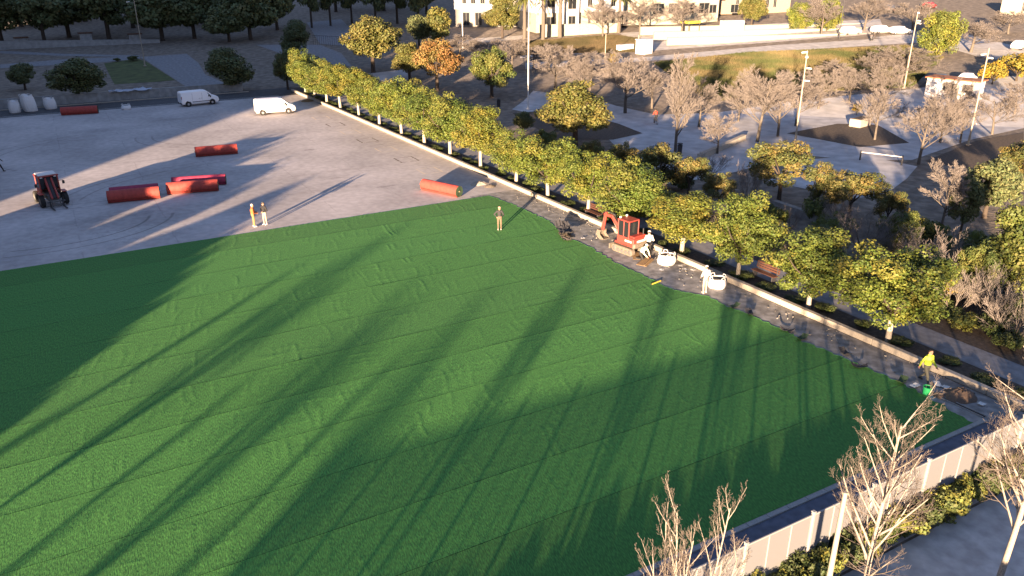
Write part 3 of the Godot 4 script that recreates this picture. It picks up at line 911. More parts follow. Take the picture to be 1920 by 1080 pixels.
func van(label: String, at: Vector3, turn: float) -> Node3D:
	var o := thing("delivery_van", label, "van", at, turn, "")
	var b := car_body([[-2.48, 0.4, 1.0, 0.86, 1.70, 0.74], [-2.42, 0.32, 1.0, 0.93, 1.86, 0.80], [-2.2, 0.3, 1.0, 0.95, 1.92, 0.83], [-1.0, 0.3, 1.0, 0.96, 1.94, 0.84], [0.55, 0.3, 1.0, 0.96, 1.93, 0.83], [0.95, 0.3, 1.02, 0.95, 1.88, 0.80], [1.28, 0.3, 1.04, 0.95, 1.62, 0.80], [1.72, 0.3, 1.06, 0.94, 1.24, 0.86], [2.1, 0.3, 1.0, 0.92, 1.12, 0.78], [2.38, 0.32, 0.86, 0.86, 0.98, 0.7], [2.5, 0.4, 0.62, 0.76, 0.72, 0.6]])
	part("body", b.mesh(), M.van_white, o)
	b = MB.new()
	pane(b, [Vector3(0.99, 1.87, -0.70), Vector3(0.99, 1.87, 0.70), Vector3(1.69, 1.30, 0.76), Vector3(1.69, 1.30, -0.76)], 0.02)
	part("windscreen", b.mesh(), M.glass_dark, o)
	for sg in [-1.0, 1.0]:
		b = MB.new()
		var q := [Vector3(0.28, 1.10, sg * 0.955), Vector3(1.5, 1.12, sg * 0.945), Vector3(1.02, 1.66, sg * 0.84), Vector3(0.34, 1.70, sg * 0.855)]
		if sg < 0: q.reverse()
		pane(b, q, 0.02)
		part("side_window", b.mesh(), M.glass_dark, o)
		b = MB.new()
		b.box(Vector3(1.3, 1.12, sg * 1.07), Vector3(0.12, 0.22, 0.2), Basis.IDENTITY, 0.03)
		part("mirror", b.mesh(), M.plastic_black, o)
		b = MB.new()
		b.box(Vector3(2.36, 0.82, sg * 0.68), Vector3(0.2, 0.16, 0.26), Basis(Vector3.UP, -sg * 0.5), 0.03)
		part("headlight", b.mesh(), M.lamp_lens, o)
		b = MB.new()
		b.box(Vector3(-2.43, 1.15, sg * 0.86), Vector3(0.08, 0.42, 0.12), Basis.IDENTITY, 0.02)
		part("tail_light", b.mesh(), M.tail_lens, o)
		b = MB.new()
		b.box(Vector3(0.15, 0.58, sg * 0.965), Vector3(2.5, 0.09, 0.02), Basis.IDENTITY, 0.006)
		part("rubbing_strip", b.mesh(), M.plastic_black, o)
		b = MB.new()
		b.box(Vector3(0.1, 0.98, sg * 0.972), Vector3(0.16, 0.035, 0.02), Basis.IDENTITY, 0.006)
		b.box(Vector3(-0.15, 0.98, sg * 0.972), Vector3(0.16, 0.035, 0.02), Basis.IDENTITY, 0.006)
		part("door_handle", b.mesh(), M.plastic_black, o)
		b = MB.new()
		for x in [0.22, -1.05]: b.box(Vector3(x, 1.1, sg * 0.962), Vector3(0.014, 1.2, 0.012))
		part("door_gap", b.mesh(), M.plastic_black, o)
		for x in [-1.65, 1.52]:
			b = MB.new()
			b.lathe([Vector2(0.0, 0.0), Vector2(0.4, 0.0), Vector2(0.4, 0.012), Vector2(0.0, 0.012)], 18, Transform3D(Basis(Vector3.RIGHT, sg * PI / 2), Vector3(x, 0.37, sg * 0.952)))
			part("wheel_arch", b.mesh(), M.plastic_black, o)
			wheel(o, Vector3(x, 0.33, sg * 0.875), 0.33, 0.22, M.rim)
	b = MB.new()
	b.box(Vector3(2.42, 0.42, 0), Vector3(0.24, 0.26, 1.6), Basis.IDENTITY, 0.07)
	part("front_bumper", b.mesh(), M.plastic_black, o)
	boxes("number_plate", [[Vector3(2.545, 0.45, 0), Vector3(0.012, 0.11, 0.5)]], M.paper, o, 0.0)
	boxes("number_plate", [[Vector3(-2.535, 0.5, 0), Vector3(0.012, 0.11, 0.5)]], M.paper, o, 0.0)
	boxes("grille", [[Vector3(2.5, 0.66, 0), Vector3(0.03, 0.07, 0.9)]], M.plastic_black, o, 0.005)
	b = MB.new()
	b.box(Vector3(-2.46, 0.42, 0), Vector3(0.14, 0.22, 1.7), Basis.IDENTITY, 0.05)
	part("rear_bumper", b.mesh(), M.plastic_black, o)
	return o

func car(label: String, at: Vector3, turn: float, paint: Material, group := "") -> Node3D:
	var o := thing("parked_car", label, "car", at, turn, group)
	var b := car_body([[-2.1, 0.4, 0.8, 0.72, 0.98, 0.6], [-1.98, 0.28, 0.88, 0.84, 1.2, 0.62], [-1.5, 0.24, 0.9, 0.88, 1.42, 0.6], [-0.4, 0.24, 0.9, 0.89, 1.5, 0.6], [0.35, 0.24, 0.9, 0.89, 1.44, 0.6], [1.0, 0.24, 0.92, 0.88, 1.0, 0.72], [1.6, 0.26, 0.8, 0.85, 0.9, 0.68], [2.0, 0.3, 0.66, 0.78, 0.74, 0.6], [2.1, 0.36, 0.52, 0.7, 0.6, 0.5]])
	part("body", b.mesh(), paint, o)
	b = MB.new()
	pane(b, [Vector3(0.37, 1.43, -0.52), Vector3(0.37, 1.43, 0.52), Vector3(0.98, 1.03, 0.64), Vector3(0.98, 1.03, -0.64)], 0.02)
	part("windscreen", b.mesh(), M.glass_dark, o)
	b = MB.new()
	pane(b, [Vector3(-1.93, 1.0, -0.62), Vector3(-1.93, 1.0, 0.62), Vector3(-1.56, 1.4, 0.5), Vector3(-1.56, 1.4, -0.5)], 0.05)
	part("rear_window", b.mesh(), M.glass_dark, o)
	for sg in [-1.0, 1.0]:
		for w in [[-0.55, 0.6, 0.22], [-1.6, -0.65, -1.3]]:
			b = MB.new()
			var q := [Vector3(w[0], 0.96, sg * 0.87), Vector3(w[1], 0.96, sg * 0.87), Vector3(minf(w[1], 0.25), 1.36, sg * 0.64), Vector3(w[0] + (0.0 if w[0] > -1 else 0.25), 1.38, sg * 0.64)]
			if sg < 0: q.reverse()
			pane(b, q, 0.02)
			part("side_window", b.mesh(), M.glass_dark, o)
		b = MB.new()
		b.box(Vector3(1.93, 0.62, sg * 0.62), Vector3(0.22, 0.12, 0.26), Basis(Vector3.UP, -sg * 0.5), 0.03)
		part("headlight", b.mesh(), M.lamp_lens, o)
		b = MB.new()
		b.box(Vector3(-2.02, 0.78, sg * 0.68), Vector3(0.16, 0.14, 0.2), Basis.IDENTITY, 0.03)
		part("tail_light", b.mesh(), M.tail_lens, o)
		for x in [-1.3, 1.3]: wheel(o, Vector3(x, 0.31, sg * 0.8), 0.31, 0.2, M.rim)
	return o

func boxes(called: String, list: Array, m: Material, parent: Node3D, bev := 0.02) -> MeshInstance3D:
	# list of [centre, size, (basis)]
	var b := MB.new()
	for q in list: b.box(q[0], q[1], q[2] if q.size() > 2 else Basis.IDENTITY, bev)
	return part(called, b.mesh(), m, parent)

func excavator(at: Vector3, turn: float) -> void:
	# local +x is forward
	var o := thing("mini_excavator", "red mini excavator with cab working on the strip between turf and kerb", "excavator", at, turn)
	for sg in [-1.0, 1.0]:
		var b := MB.new()
		var rings: Array = []
		for w in [-0.14, 0.14]:
			var r: Array = []
			for j in 22:
				var a := TAU * j / 22.0
				var cx := 0.72 if cos(a) > 0 else -0.72
				r.append(Vector3(cx + cos(a) * 0.24, 0.25 + sin(a) * 0.24, sg * 0.6 + w))
			rings.append(r)
		b.loft(rings)
		for j in 26:
			var t := -0.85 + j * 0.068
			b.box(Vector3(t, 0.495, sg * 0.6), Vector3(0.03, 0.025, 0.28))
		part("track", b.mesh(), M.machine_tan, o)
		b = MB.new()
		for x in [-0.72, -0.36, 0.0, 0.36, 0.72]:
			b.lathe([Vector2(0, 0), Vector2(0.13 if absf(x) < 0.5 else 0.18, 0), Vector2(0.12, 0.03), Vector2(0, 0.04)], 12, Transform3D(Basis(Vector3.RIGHT, sg * PI / 2), Vector3(x, 0.2 if absf(x) < 0.5 else 0.25, sg * 0.745)))
		part("roller", b.mesh(), M.machine_grey, o)
	boxes("undercarriage", [[Vector3(0, 0.42, 0), Vector3(1.2, 0.24, 0.9)]], M.machine_grey, o)
	boxes("dozer_blade", [[Vector3(1.2, 0.24, 0), Vector3(0.08, 0.36, 1.5)], [Vector3(1.0, 0.32, 0.35), Vector3(0.4, 0.1, 0.1)], [Vector3(1.0, 0.32, -0.35), Vector3(0.4, 0.1, 0.1)]], M.machine_tan, o)
	boxes("engine_housing", [[Vector3(-0.45, 0.92, 0), Vector3(1.0, 0.62, 1.4)], [Vector3(0.15, 0.68, 0), Vector3(1.3, 0.16, 1.4)], [Vector3(-0.55, 1.28, 0.0), Vector3(0.7, 0.14, 1.2)]], M.machine_red, o, 0.06)
	boxes("counterweight", [[Vector3(-0.88, 0.72, 0), Vector3(0.3, 0.4, 1.36)]], M.machine_tan, o, 0.1)
	# cab on the left (local -z), with pillars so one sees through
	var cab := boxes("cab", [[Vector3(0.02, 2.32, -0.22), Vector3(1.08, 0.09, 0.98)], [Vector3(0.5, 1.55, -0.67), Vector3(0.08, 1.5, 0.08)], [Vector3(0.5, 1.55, 0.23), Vector3(0.08, 1.5, 0.08)], [Vector3(-0.48, 1.6, -0.67), Vector3(0.08, 1.4, 0.08)], [Vector3(-0.48, 1.6, 0.23), Vector3(0.08, 1.4, 0.08)], [Vector3(0.02, 0.98, -0.68), Vector3(1.0, 0.5, 0.05)], [Vector3(0.02, 1.1, 0.24), Vector3(1.0, 0.7, 0.05)], [Vector3(0.0, 1.62, -0.67), Vector3(0.06, 1.4, 0.05)]], M.machine_red, o, 0.02)
	boxes("window", [[Vector3(0.26, 1.7, -0.67), Vector3(0.44, 1.1, 0.02)]], M.glass_dark, cab, 0.0)
	boxes("window", [[Vector3(-0.24, 1.7, -0.67), Vector3(0.4, 1.1, 0.02)]], M.glass_dark, cab, 0.0)
	boxes("window", [[Vector3(0.51, 1.75, -0.22), Vector3(0.02, 1.0, 0.8)]], M.glass_dark, cab, 0.0)
	boxes("window", [[Vector3(-0.49, 1.8, -0.22), Vector3(0.02, 0.9, 0.8)]], M.glass_dark, cab, 0.0)
	boxes("window", [[Vector3(0.02, 1.85, 0.24), Vector3(0.9, 0.8, 0.02)]], M.glass_dark, cab, 0.0)
	boxes("work_light", [[Vector3(0.5, 2.42, -0.5), Vector3(0.1, 0.12, 0.14)], [Vector3(0.5, 2.42, 0.1), Vector3(0.1, 0.12, 0.14)]], M.lamp_white, o, 0.02)
	boxes("seat", [[Vector3(-0.15, 1.05, -0.22), Vector3(0.45, 0.12, 0.45)], [Vector3(-0.35, 1.35, -0.22), Vector3(0.1, 0.5, 0.42)]], M.plastic_black, o, 0.03)
	# boom, arm, bucket
	var b := MB.new()
	var bp := [Vector3(0.75, 0.8, 0.1), Vector3(1.25, 1.45, 0.1), Vector3(1.85, 2.02, 0.1), Vector3(2.55, 2.0, 0.1)]
	for i in 3:
		var d: Vector3 = bp[i + 1] - bp[i]
		var ang := atan2(d.y, d.x)
		b.box((bp[i] + bp[i + 1]) * 0.5, Vector3(d.length() + 0.12, 0.26 - i * 0.03, 0.17), Basis(Vector3(0, 0, 1), ang), 0.03)
	part("boom", b.mesh(), M.machine_red, o)
	b = MB.new()
	var ap := [Vector3(2.42, 2.2, 0.1), Vector3(2.7, 0.8, 0.1)]
	var ad: Vector3 = ap[1] - ap[0]
	b.box((ap[0] + ap[1]) * 0.5, Vector3(ad.length(), 0.2, 0.14), Basis(Vector3(0, 0, 1), atan2(ad.y, ad.x)), 0.03)
	part("arm", b.mesh(), M.machine_red, o)
	b = MB.new()
	b.tube([Vector3(1.0, 0.75, 0.1), Vector3(1.7, 1.7, 0.1)], [0.05, 0.045], 8)
	b.tube([Vector3(1.55, 2.16, 0.1), Vector3(2.42, 2.28, 0.1)], [0.045, 0.035], 8)
	b.tube([Vector3(2.6, 1.9, 0.1), Vector3(2.86, 0.95, 0.1)], [0.04, 0.03], 8)
	part("hydraulic_ram", b.mesh(), M.steel, o)
	for sg in [-0.06, 0.06]:
		b = MB.new()
		b.tube([Vector3(0.7, 1.0, 0.1 + sg), Vector3(1.15, 1.62, 0.1 + sg), Vector3(1.8, 2.24, 0.1 + sg), Vector3(2.4, 2.3, 0.1 + sg), Vector3(2.62, 1.9, 0.1 + sg)], [0.02, 0.02, 0.02, 0.02, 0.02], 5)
		part("hydraulic_hose", b.mesh(), M.rubber, o)
	boxes("decal", [[Vector3(-0.5, 1.0, -0.712), Vector3(0.6, 0.12, 0.012)]], M.lamp_white, o, 0.0)
	boxes("decal", [[Vector3(-0.965, 1.0, 0.0), Vector3(0.012, 0.14, 0.7)]], M.lamp_white, o, 0.0)
	b = MB.new()
	b.tube([Vector3(-0.75, 1.3, 0.45), Vector3(-0.75, 1.75, 0.45)], [0.04, 0.04], 8)
	part("exhaust", b.mesh(), M.metal_dark, o)
	b = MB.new()
	b.tube([Vector3(0.56, 1.0, -0.7), Vector3(0.6, 1.1, -0.73), Vector3(0.6, 1.7, -0.73), Vector3(0.56, 1.8, -0.7)], [0.016, 0.016, 0.016, 0.016], 5)
	part("grab_rail", b.mesh(), M.metal_dark, o)
	b = MB.new()
	var prof := [Vector2(2.62, 0.86), Vector2(2.95, 0.86), Vector2(3.05, 0.6), Vector2(2.95, 0.32), Vector2(2.7, 0.2), Vector2(2.42, 0.22), Vector2(2.3, 0.3), Vector2(2.44, 0.3), Vector2(2.7, 0.3), Vector2(2.86, 0.45), Vector2(2.9, 0.62), Vector2(2.8, 0.76), Vector2(2.62, 0.78)]
	var ra: Array = []
	var rb: Array = []
	for q in prof:
		ra.append(Vector3(q.x, q.y, -0.2)); rb.append(Vector3(q.x, q.y, 0.4))
	b.loft([ra, rb], true, false)
	for z in [-0.2, 0.4]:
		var hub := Vector3(2.66, 0.55, z)
		for i in 6: b.quad(Vector3(prof[i].x, prof[i].y, z), Vector3(prof[i + 1].x, prof[i + 1].y, z), hub, hub)
	for i in 4: b.box(Vector3(2.27, 0.29, -0.13 + i * 0.155), Vector3(0.14, 0.035, 0.05))
	part("bucket", b.mesh(), M.machine_tan, o)

func telehandler(at: Vector3, turn: float) -> void:
	var o := thing("forklift_tractor", "red tractor with pale roof and fork arms parked on the concrete yard", "tractor", at, turn)
	boxes("chassis", [[Vector3(0, 0.75, 0), Vector3(2.6, 0.5, 0.9)]], M.machine_grey, o, 0.05)
	boxes("bonnet", [[Vector3(-1.0, 1.2, 0), Vector3(0.9, 0.7, 1.2)]], M.machine_red, o, 0.1)
	var cab := boxes("cab", [[Vector3(0.55, 1.7, -0.68), Vector3(0.1, 1.4, 0.1)], [Vector3(0.55, 1.7, 0.68), Vector3(0.1, 1.4, 0.1)], [Vector3(-0.6, 1.7, -0.68), Vector3(0.1, 1.4, 0.1)], [Vector3(-0.6, 1.7, 0.68), Vector3(0.1, 1.4, 0.1)], [Vector3(0, 1.15, -0.7), Vector3(1.2, 0.4, 0.08)], [Vector3(0, 1.15, 0.7), Vector3(1.2, 0.4, 0.08)], [Vector3(0, 2.36, 0), Vector3(1.34, 0.1, 1.56)]], M.machine_red, o, 0.03)
	boxes("window", [[Vector3(0.0, 1.8, -0.69), Vector3(1.02, 0.9, 0.02)]], M.glass_dark, cab, 0.0)
	boxes("window", [[Vector3(0.0, 1.8, 0.69), Vector3(1.02, 0.9, 0.02)]], M.glass_dark, cab, 0.0)
	boxes("window", [[Vector3(-0.61, 1.8, 0.0), Vector3(0.02, 0.9, 1.26)]], M.glass_dark, cab, 0.0)
	boxes("window", [[Vector3(0.56, 1.8, 0.0), Vector3(0.02, 0.9, 1.26)]], M.glass_dark, cab, 0.0)
	boxes("roof", [[Vector3(-0.02, 2.45, 0), Vector3(1.2, 0.09, 1.4)]], M.lamp_white, o, 0.04)
	boxes("mudguard", [[Vector3(0.95, 1.12, -0.85), Vector3(0.8, 0.06, 0.34)]], M.machine_red, o, 0.02)
	boxes("mudguard", [[Vector3(0.95, 1.12, 0.85), Vector3(0.8, 0.06, 0.34)]], M.machine_red, o, 0.02)
	for sg in [-1.0, 1.0]:
		wheel(o, Vector3(0.95, 0.52, sg * 0.85), 0.52, 0.34, M.machine_grey)
		wheel(o, Vector3(-1.05, 0.48, sg * 0.8), 0.48, 0.32, M.machine_grey)
		boxes("mirror", [[Vector3(0.75, 1.75, sg * 1.0), Vector3(0.06, 0.26, 0.18)], [Vector3(0.65, 1.9, sg * 0.85), Vector3(0.04, 0.04, 0.34)]], M.plastic_black, o, 0.01)
		boxes("headlight", [[Vector3(0.62, 2.3, sg * 0.5), Vector3(0.08, 0.12, 0.18)]], M.lamp_white, o, 0.02)
	var mast := Basis(Vector3(0, 0, 1), -0.9)
	boxes("lift_arm", [[Vector3(1.05, 1.45, -0.22), Vector3(1.9, 0.2, 0.14), mast], [Vector3(1.05, 1.45, 0.22), Vector3(1.9, 0.2, 0.14), mast]], M.machine_red, o, 0.03)
	boxes("ram_cover", [[Vector3(1.0, 1.38, 0), Vector3(1.7, 0.16, 0.26), mast]], M.plastic_black, o, 0.02)
	boxes("carriage", [[Vector3(1.72, 0.5, 0), Vector3(0.08, 0.1, 1.3)], [Vector3(1.72, 0.2, 0), Vector3(0.08, 0.1, 1.3)], [Vector3(1.7, 0.4, -0.3), Vector3(0.06, 0.6, 0.08)], [Vector3(1.7, 0.4, 0.3), Vector3(0.06, 0.6, 0.08)]], M.machine_grey, o, 0.01)
	for sg in [-1.0, 1.0]:
		boxes("fork", [[Vector3(2.3, 0.12, sg * 0.45), Vector3(1.1, 0.05, 0.12)], [Vector3(1.79, 0.35, sg * 0.45), Vector3(0.06, 0.5, 0.12)]], M.metal_dark, o, 0.01)

func bicycle(at: Vector3, turn: float) -> void:
	var o := thing("bicycle", "bicycle ridden along the paved park path", "bicycle", at, turn)
	for z in [-0.52, 0.52]:
		var b := MB.new()
		var ring: Array = []
		var rr: Array = []
		for j in 25:
			var a := TAU * j / 24.0
			ring.append(Vector3(0, 0.34 + sin(a) * 0.33, z + cos(a) * 0.33)); rr.append(0.022)
		b.tube(ring, rr, 5, false)
		for j in 8:
			var a := TAU * j / 8.0
			b.tube([Vector3(0, 0.34, z), Vector3(0, 0.34 + sin(a) * 0.33, z + cos(a) * 0.33)], [0.004, 0.004], 3, false)
		part("wheel", b.mesh(), M.rubber, o)
	var f := MB.new()
	for s in [[Vector3(0, 0.34, -0.52), Vector3(0, 0.9, -0.2)], [Vector3(0, 0.34, -0.52), Vector3(0, 0.3, 0.0)], [Vector3(0, 0.3, 0.0), Vector3(0, 0.9, -0.2)], [Vector3(0, 0.3, 0.0), Vector3(0, 0.85, 0.38)], [Vector3(0, 0.85, -0.18), Vector3(0, 0.9, 0.36)], [Vector3(0, 0.34, 0.52), Vector3(0, 1.0, 0.36)]]:
		f.tube(s, [0.018, 0.018], 6)
	part("frame", f.mesh(), M.metal_dark, o)
	f = MB.new()
	f.tube([Vector3(-0.26, 1.02, 0.44), Vector3(-0.1, 1.03, 0.36), Vector3(0.1, 1.03, 0.36), Vector3(0.26, 1.02, 0.44)], [0.015, 0.015, 0.015, 0.015], 6)
	part("handlebar", f.mesh(), M.metal_dark, o)
	boxes("saddle", [[Vector3(0, 0.93, -0.22), Vector3(0.14, 0.05, 0.26)]], M.plastic_black, o, 0.02)

func scooter(at: Vector3, turn: float) -> void:
	var o := thing("motor_scooter", "dark motor scooter crossing the road by the parked white cars", "motorcycle", at, turn)
	for z in [-0.6, 0.62]:
		var b := MB.new()
		b.lathe([Vector2(0, -0.06), Vector2(0.2, -0.06), Vector2(0.27, -0.04), Vector2(0.27, 0.04), Vector2(0.2, 0.06), Vector2(0, 0.06)], 16, Transform3D(Basis(Vector3(0, 0, 1), PI / 2), Vector3(0, 0.27, z)))
		part("wheel", b.mesh(), M.rubber, o)
	boxes("body", [[Vector3(0, 0.55, -0.45), Vector3(0.34, 0.4, 0.7)], [Vector3(0, 0.3, 0.05), Vector3(0.34, 0.12, 0.7)], [Vector3(0, 0.7, 0.42), Vector3(0.38, 0.8, 0.12), Basis(Vector3.RIGHT, -0.3)]], M.car_grey, o, 0.06)
	boxes("seat", [[Vector3(0, 0.8, -0.4), Vector3(0.3, 0.12, 0.7)]], M.plastic_black, o, 0.04)
	boxes("handlebar", [[Vector3(0, 1.08, 0.36), Vector3(0.66, 0.05, 0.05)]], M.plastic_black, o, 0.01)

# ---------------------------------------------------------------- yard things
func turf_roll(label: String, a: Vector3, b: Vector3, r: float, m: Material, group := "") -> void:
	var d := b - a
	var o := thing("turf_roll", label, "roll", (a + b) * 0.5, atan2(-d.z, d.x), group)
	var l := d.length()
	var mb := MB.new()
	# an Archimedean outer wrap: radius grows over one turn, ending in a lip
	var n := 40
	for e in 14:
		var x0 := -l * 0.5 + l * e / 14.0
		var x1 := x0 + l / 14.0
		for j in n:
			for q in [[j, x0], [j + 1, x0], [j + 1, x1], [j, x1]]:
				var t: float = TAU * q[0] / n - 0.6
				var rr: float = r - 0.025 + 0.025 * q[0] / n + 0.006 * sin(q[1] * 5.0 + q[0] * 0.9)
				var flat_ := maxf(0.03, r + sin(t) * rr)
				mb.v.append(Vector3(q[1], flat_, cos(t) * rr)); mb.n.append(Vector3(0, sin(t), cos(t))); mb.c.append(Color.WHITE); mb.u.append(Vector2.ZERO)
			var k := mb.v.size() - 4
			for w in [0, 1, 2, 0, 2, 3]: mb.ix.append(k + w)
	part("wound_backing", mb.mesh(), m, o)
	for sg in [-1.0, 1.0]:
		mb = MB.new()
		for k in 9:
			var r0 := r * 0.14 + k * (r * 0.85 / 9.0)
			var r1 := r0 + r * 0.85 / 9.0 * 0.7
			mb.lathe([Vector2(r0, 0.0), Vector2(r0, 0.02), Vector2(r1, 0.02), Vector2(r1, 0.0)], 24, Transform3D(Basis(Vector3(0, 0, 1), -sg * PI / 2), Vector3(sg * (l * 0.5 - 0.015), r, 0)))
		mb.lathe([Vector2(0.0, -0.02), Vector2(r * 0.97, -0.02)], 24, Transform3D(Basis(Vector3(0, 0, 1), -sg * PI / 2), Vector3(sg * (l * 0.5 - 0.015), r, 0)))
		part("roll_end", mb.mesh(), M.roll_edge, o)
		mb = MB.new()
		mb.lathe([Vector2(r * 0.07, 0.0), Vector2(r * 0.07, 0.07), Vector2(r * 0.11, 0.07), Vector2(r * 0.11, 0.0)], 14, Transform3D(Basis(Vector3(0, 0, 1), -sg * PI / 2), Vector3(sg * (l * 0.5 - 0.015), r, 0)))
		part("core_tube", mb.mesh(), M.core, o)

	mb = MB.new()
	var fl: Array = []
	for k in 6:
		var t := -0.6 - k * 0.16
		var rr := r + 0.012 + k * 0.012
		fl.append([Vector3(-l * 0.5, maxf(0.02, r + sin(t) * rr), cos(t) * rr), Vector3(l * 0.5, maxf(0.02, r + sin(t) * rr), cos(t) * rr), Vector3(l * 0.5, maxf(0.03, r + sin(t) * rr + 0.012), cos(t) * rr + 0.012), Vector3(-l * 0.5, maxf(0.03, r + sin(t) * rr + 0.012), cos(t) * rr + 0.012)])
	mb.loft(fl)
	part("loose_flap", mb.mesh(), m, o)

func bulk_bag(called: String, label: String, at: Vector3, turn: float, w: float, h: float, lean: float, fill: Material, group := "") -> void:
	var o := thing(called, label, "bag", at, turn, group)
	rng.seed = int(absf(at.x * 31 + at.z * 7)) + 3
	var b := MB.new()
	var rings: Array = []
	var steps := [[0.0, 0.86], [0.04, 0.98], [0.25, 1.06], [0.5, 1.07], [0.75, 1.0], [0.9, 0.9], [1.0, 0.86], [0.99, 0.8], [0.86, 0.8]]
	for s in steps:
		var ring: Array = []
		for j in 24:
			var a := TAU * j / 24.0
			var e := 3.2
			var k := pow(pow(absf(cos(a)), e) + pow(absf(sin(a)), e), -1.0 / e)
			var rr: float = w * 0.5 * float(s[1]) * k * (1.0 + 0.03 * sin(a * 5 + float(s[0]) * 7.0) + rng.randf_range(-0.012, 0.012))
			ring.append(Vector3(cos(a) * rr + lean * float(s[0]), h * float(s[0]) * (1.0 + 0.05 * sin(a * 3.0)), sin(a) * rr))
		rings.append(ring)
	b.loft(rings, true, false)
	part("sack", b.mesh(), M.bag_white, o)
	b = MB.new()
	b.lathe([Vector2(w * 0.46, h * 0.84), Vector2(w * 0.3, h * 0.92), Vector2(0.0, h * 0.97)], 18, Transform3D(Basis.IDENTITY, Vector3(lean * 0.9, 0, 0)))
	part("fill", b.mesh(), fill, o)
	for q in 4:
		var a := PI / 4 + PI / 2 * q
		b = MB.new()
		var c0 := Vector3(cos(a) * w * 0.5 + lean, h * 0.96, sin(a) * w * 0.5)
		var tg := Vector3(-sin(a), 0, cos(a)) * w * 0.16
		b.tube([c0 - tg, c0 - tg * 0.6 + Vector3(0, 0.16, 0), c0 + tg * 0.6 + Vector3(0, 0.15, 0), c0 + tg], [0.022, 0.022, 0.022, 0.022], 5, false)
		part("lifting_loop", b.mesh(), M.bag_white, o)

func lamp_post(called: String, label: String, at: Vector3, h: float, heads: Array, m: Material, group := "") -> void:
	var o := thing(called, label, "lamp post", at, 0.0, group)
	var b := MB.new()
	b.tube([Vector3(0, -0.05, 0), Vector3(0, 1.0, 0), Vector3(0, 1.05, 0), Vector3(0, h, 0)], [0.13, 0.12, 0.09, 0.06], 10)
	b.box(Vector3(0, 0.06, 0), Vector3(0.42, 0.12, 0.42), Basis.IDENTITY, 0.02)
	part("pole", b.mesh(), m, o)
	for q in heads:
		# [height, direction angle, reach]
		var d := Vector3(cos(q[1]), 0, sin(q[1]))
		b = MB.new()
		b.tube([Vector3(0, q[0], 0), Vector3(0, q[0] + 0.12, 0) + d * q[2]], [0.03, 0.025], 6)
		part("bracket", b.mesh(), m, o)
		b = MB.new()
		b.box(Vector3(0, q[0] + 0.16, 0) + d * (q[2] + 0.2), Vector3(0.55, 0.16, 0.3), Basis(Vector3.UP, -q[1]) * Basis(Vector3(0, 0, 1), -0.15), 0.05)
		part("lamp_head", b.mesh(), M.lamp_white, o)

func bench(label: String, at: Vector3, turn: float, group := "") -> void:
	var o := thing("park_bench", label, "bench", at, turn, group)
	for i in 3: boxes("seat_plank", [[Vector3(0, 0.45, -0.16 + i * 0.15), Vector3(1.8, 0.04, 0.13)]], M.bench_wood, o, 0.01)
	for i in 3: boxes("back_plank", [[Vector3(0, 0.6 + i * 0.14, 0.28 + i * 0.03), Vector3(1.8, 0.12, 0.04)]], M.bench_wood, o, 0.01)
	for x in [-0.75, 0.75]: boxes("leg", [[Vector3(x, 0.22, 0.0), Vector3(0.07, 0.44, 0.42)], [Vector3(x, 0.66, 0.27), Vector3(0.06, 0.5, 0.05)]], M.metal_dark, o, 0.01)
	boxes("seat_rail", [[Vector3(0, 0.41, 0.0), Vector3(1.6, 0.04, 0.05)]], M.metal_dark, o, 0.005)

func low_wall(called: String, label: String, a: Vector3, b: Vector3, h: float, th: float, m: Material, bay := 3.0, cap := true) -> void:
	# a wall of cast panels with narrow joints and a coping
	var d := b - a
	var l := d.length()
	var o := thing(called, label, "wall", (a + b) * 0.5, atan2(-d.z, d.x))
	var n := maxi(1, int(round(l / bay)))
	var w := l / n
	for i in n:
		boxes("panel", [[Vector3(-l * 0.5 + w * (i + 0.5), h * 0.5 - 0.3, 0), Vector3(w - 0.02, h + 0.6, th)]], m, o, 0.015)
	if cap:
		for i in n:
			boxes("coping", [[Vector3(-l * 0.5 + w * (i + 0.5), h + 0.04, 0), Vector3(w - 0.012, 0.08, th + 0.08)]], m, o, 0.015)

func window_row(parent: Node3D, x0: float, x1: float, y0: float, y1: float, z: float, n: int, fill := 0.55) -> void:
	for i in n:
		var w := (x1 - x0) / n
		var cx := x0 + w * (i + 0.5)
		var ww := w * fill
		var f := boxes("window", [[Vector3(cx, (y0 + y1) * 0.5, z), Vector3(ww, y1 - y0, 0.06)]], M.glass_dark, parent, 0.0)
		boxes("frame", [[Vector3(cx - ww * 0.5, (y0 + y1) * 0.5, z + 0.02), Vector3(0.08, y1 - y0 + 0.16, 0.1)], [Vector3(cx + ww * 0.5, (y0 + y1) * 0.5, z + 0.02), Vector3(0.08, y1 - y0 + 0.16, 0.1)], [Vector3(cx, y1 + 0.04, z + 0.02), Vector3(ww + 0.06, 0.08, 0.1)], [Vector3(cx, (y0 + y1) * 0.5, z + 0.02), Vector3(0.05, y1 - y0, 0.08)]], M.plinth, f, 0.0)
		boxes("sill", [[Vector3(cx, y0 - 0.05, z + 0.06), Vector3(ww + 0.2, 0.07, 0.2)]], M.plinth, f, 0.0)

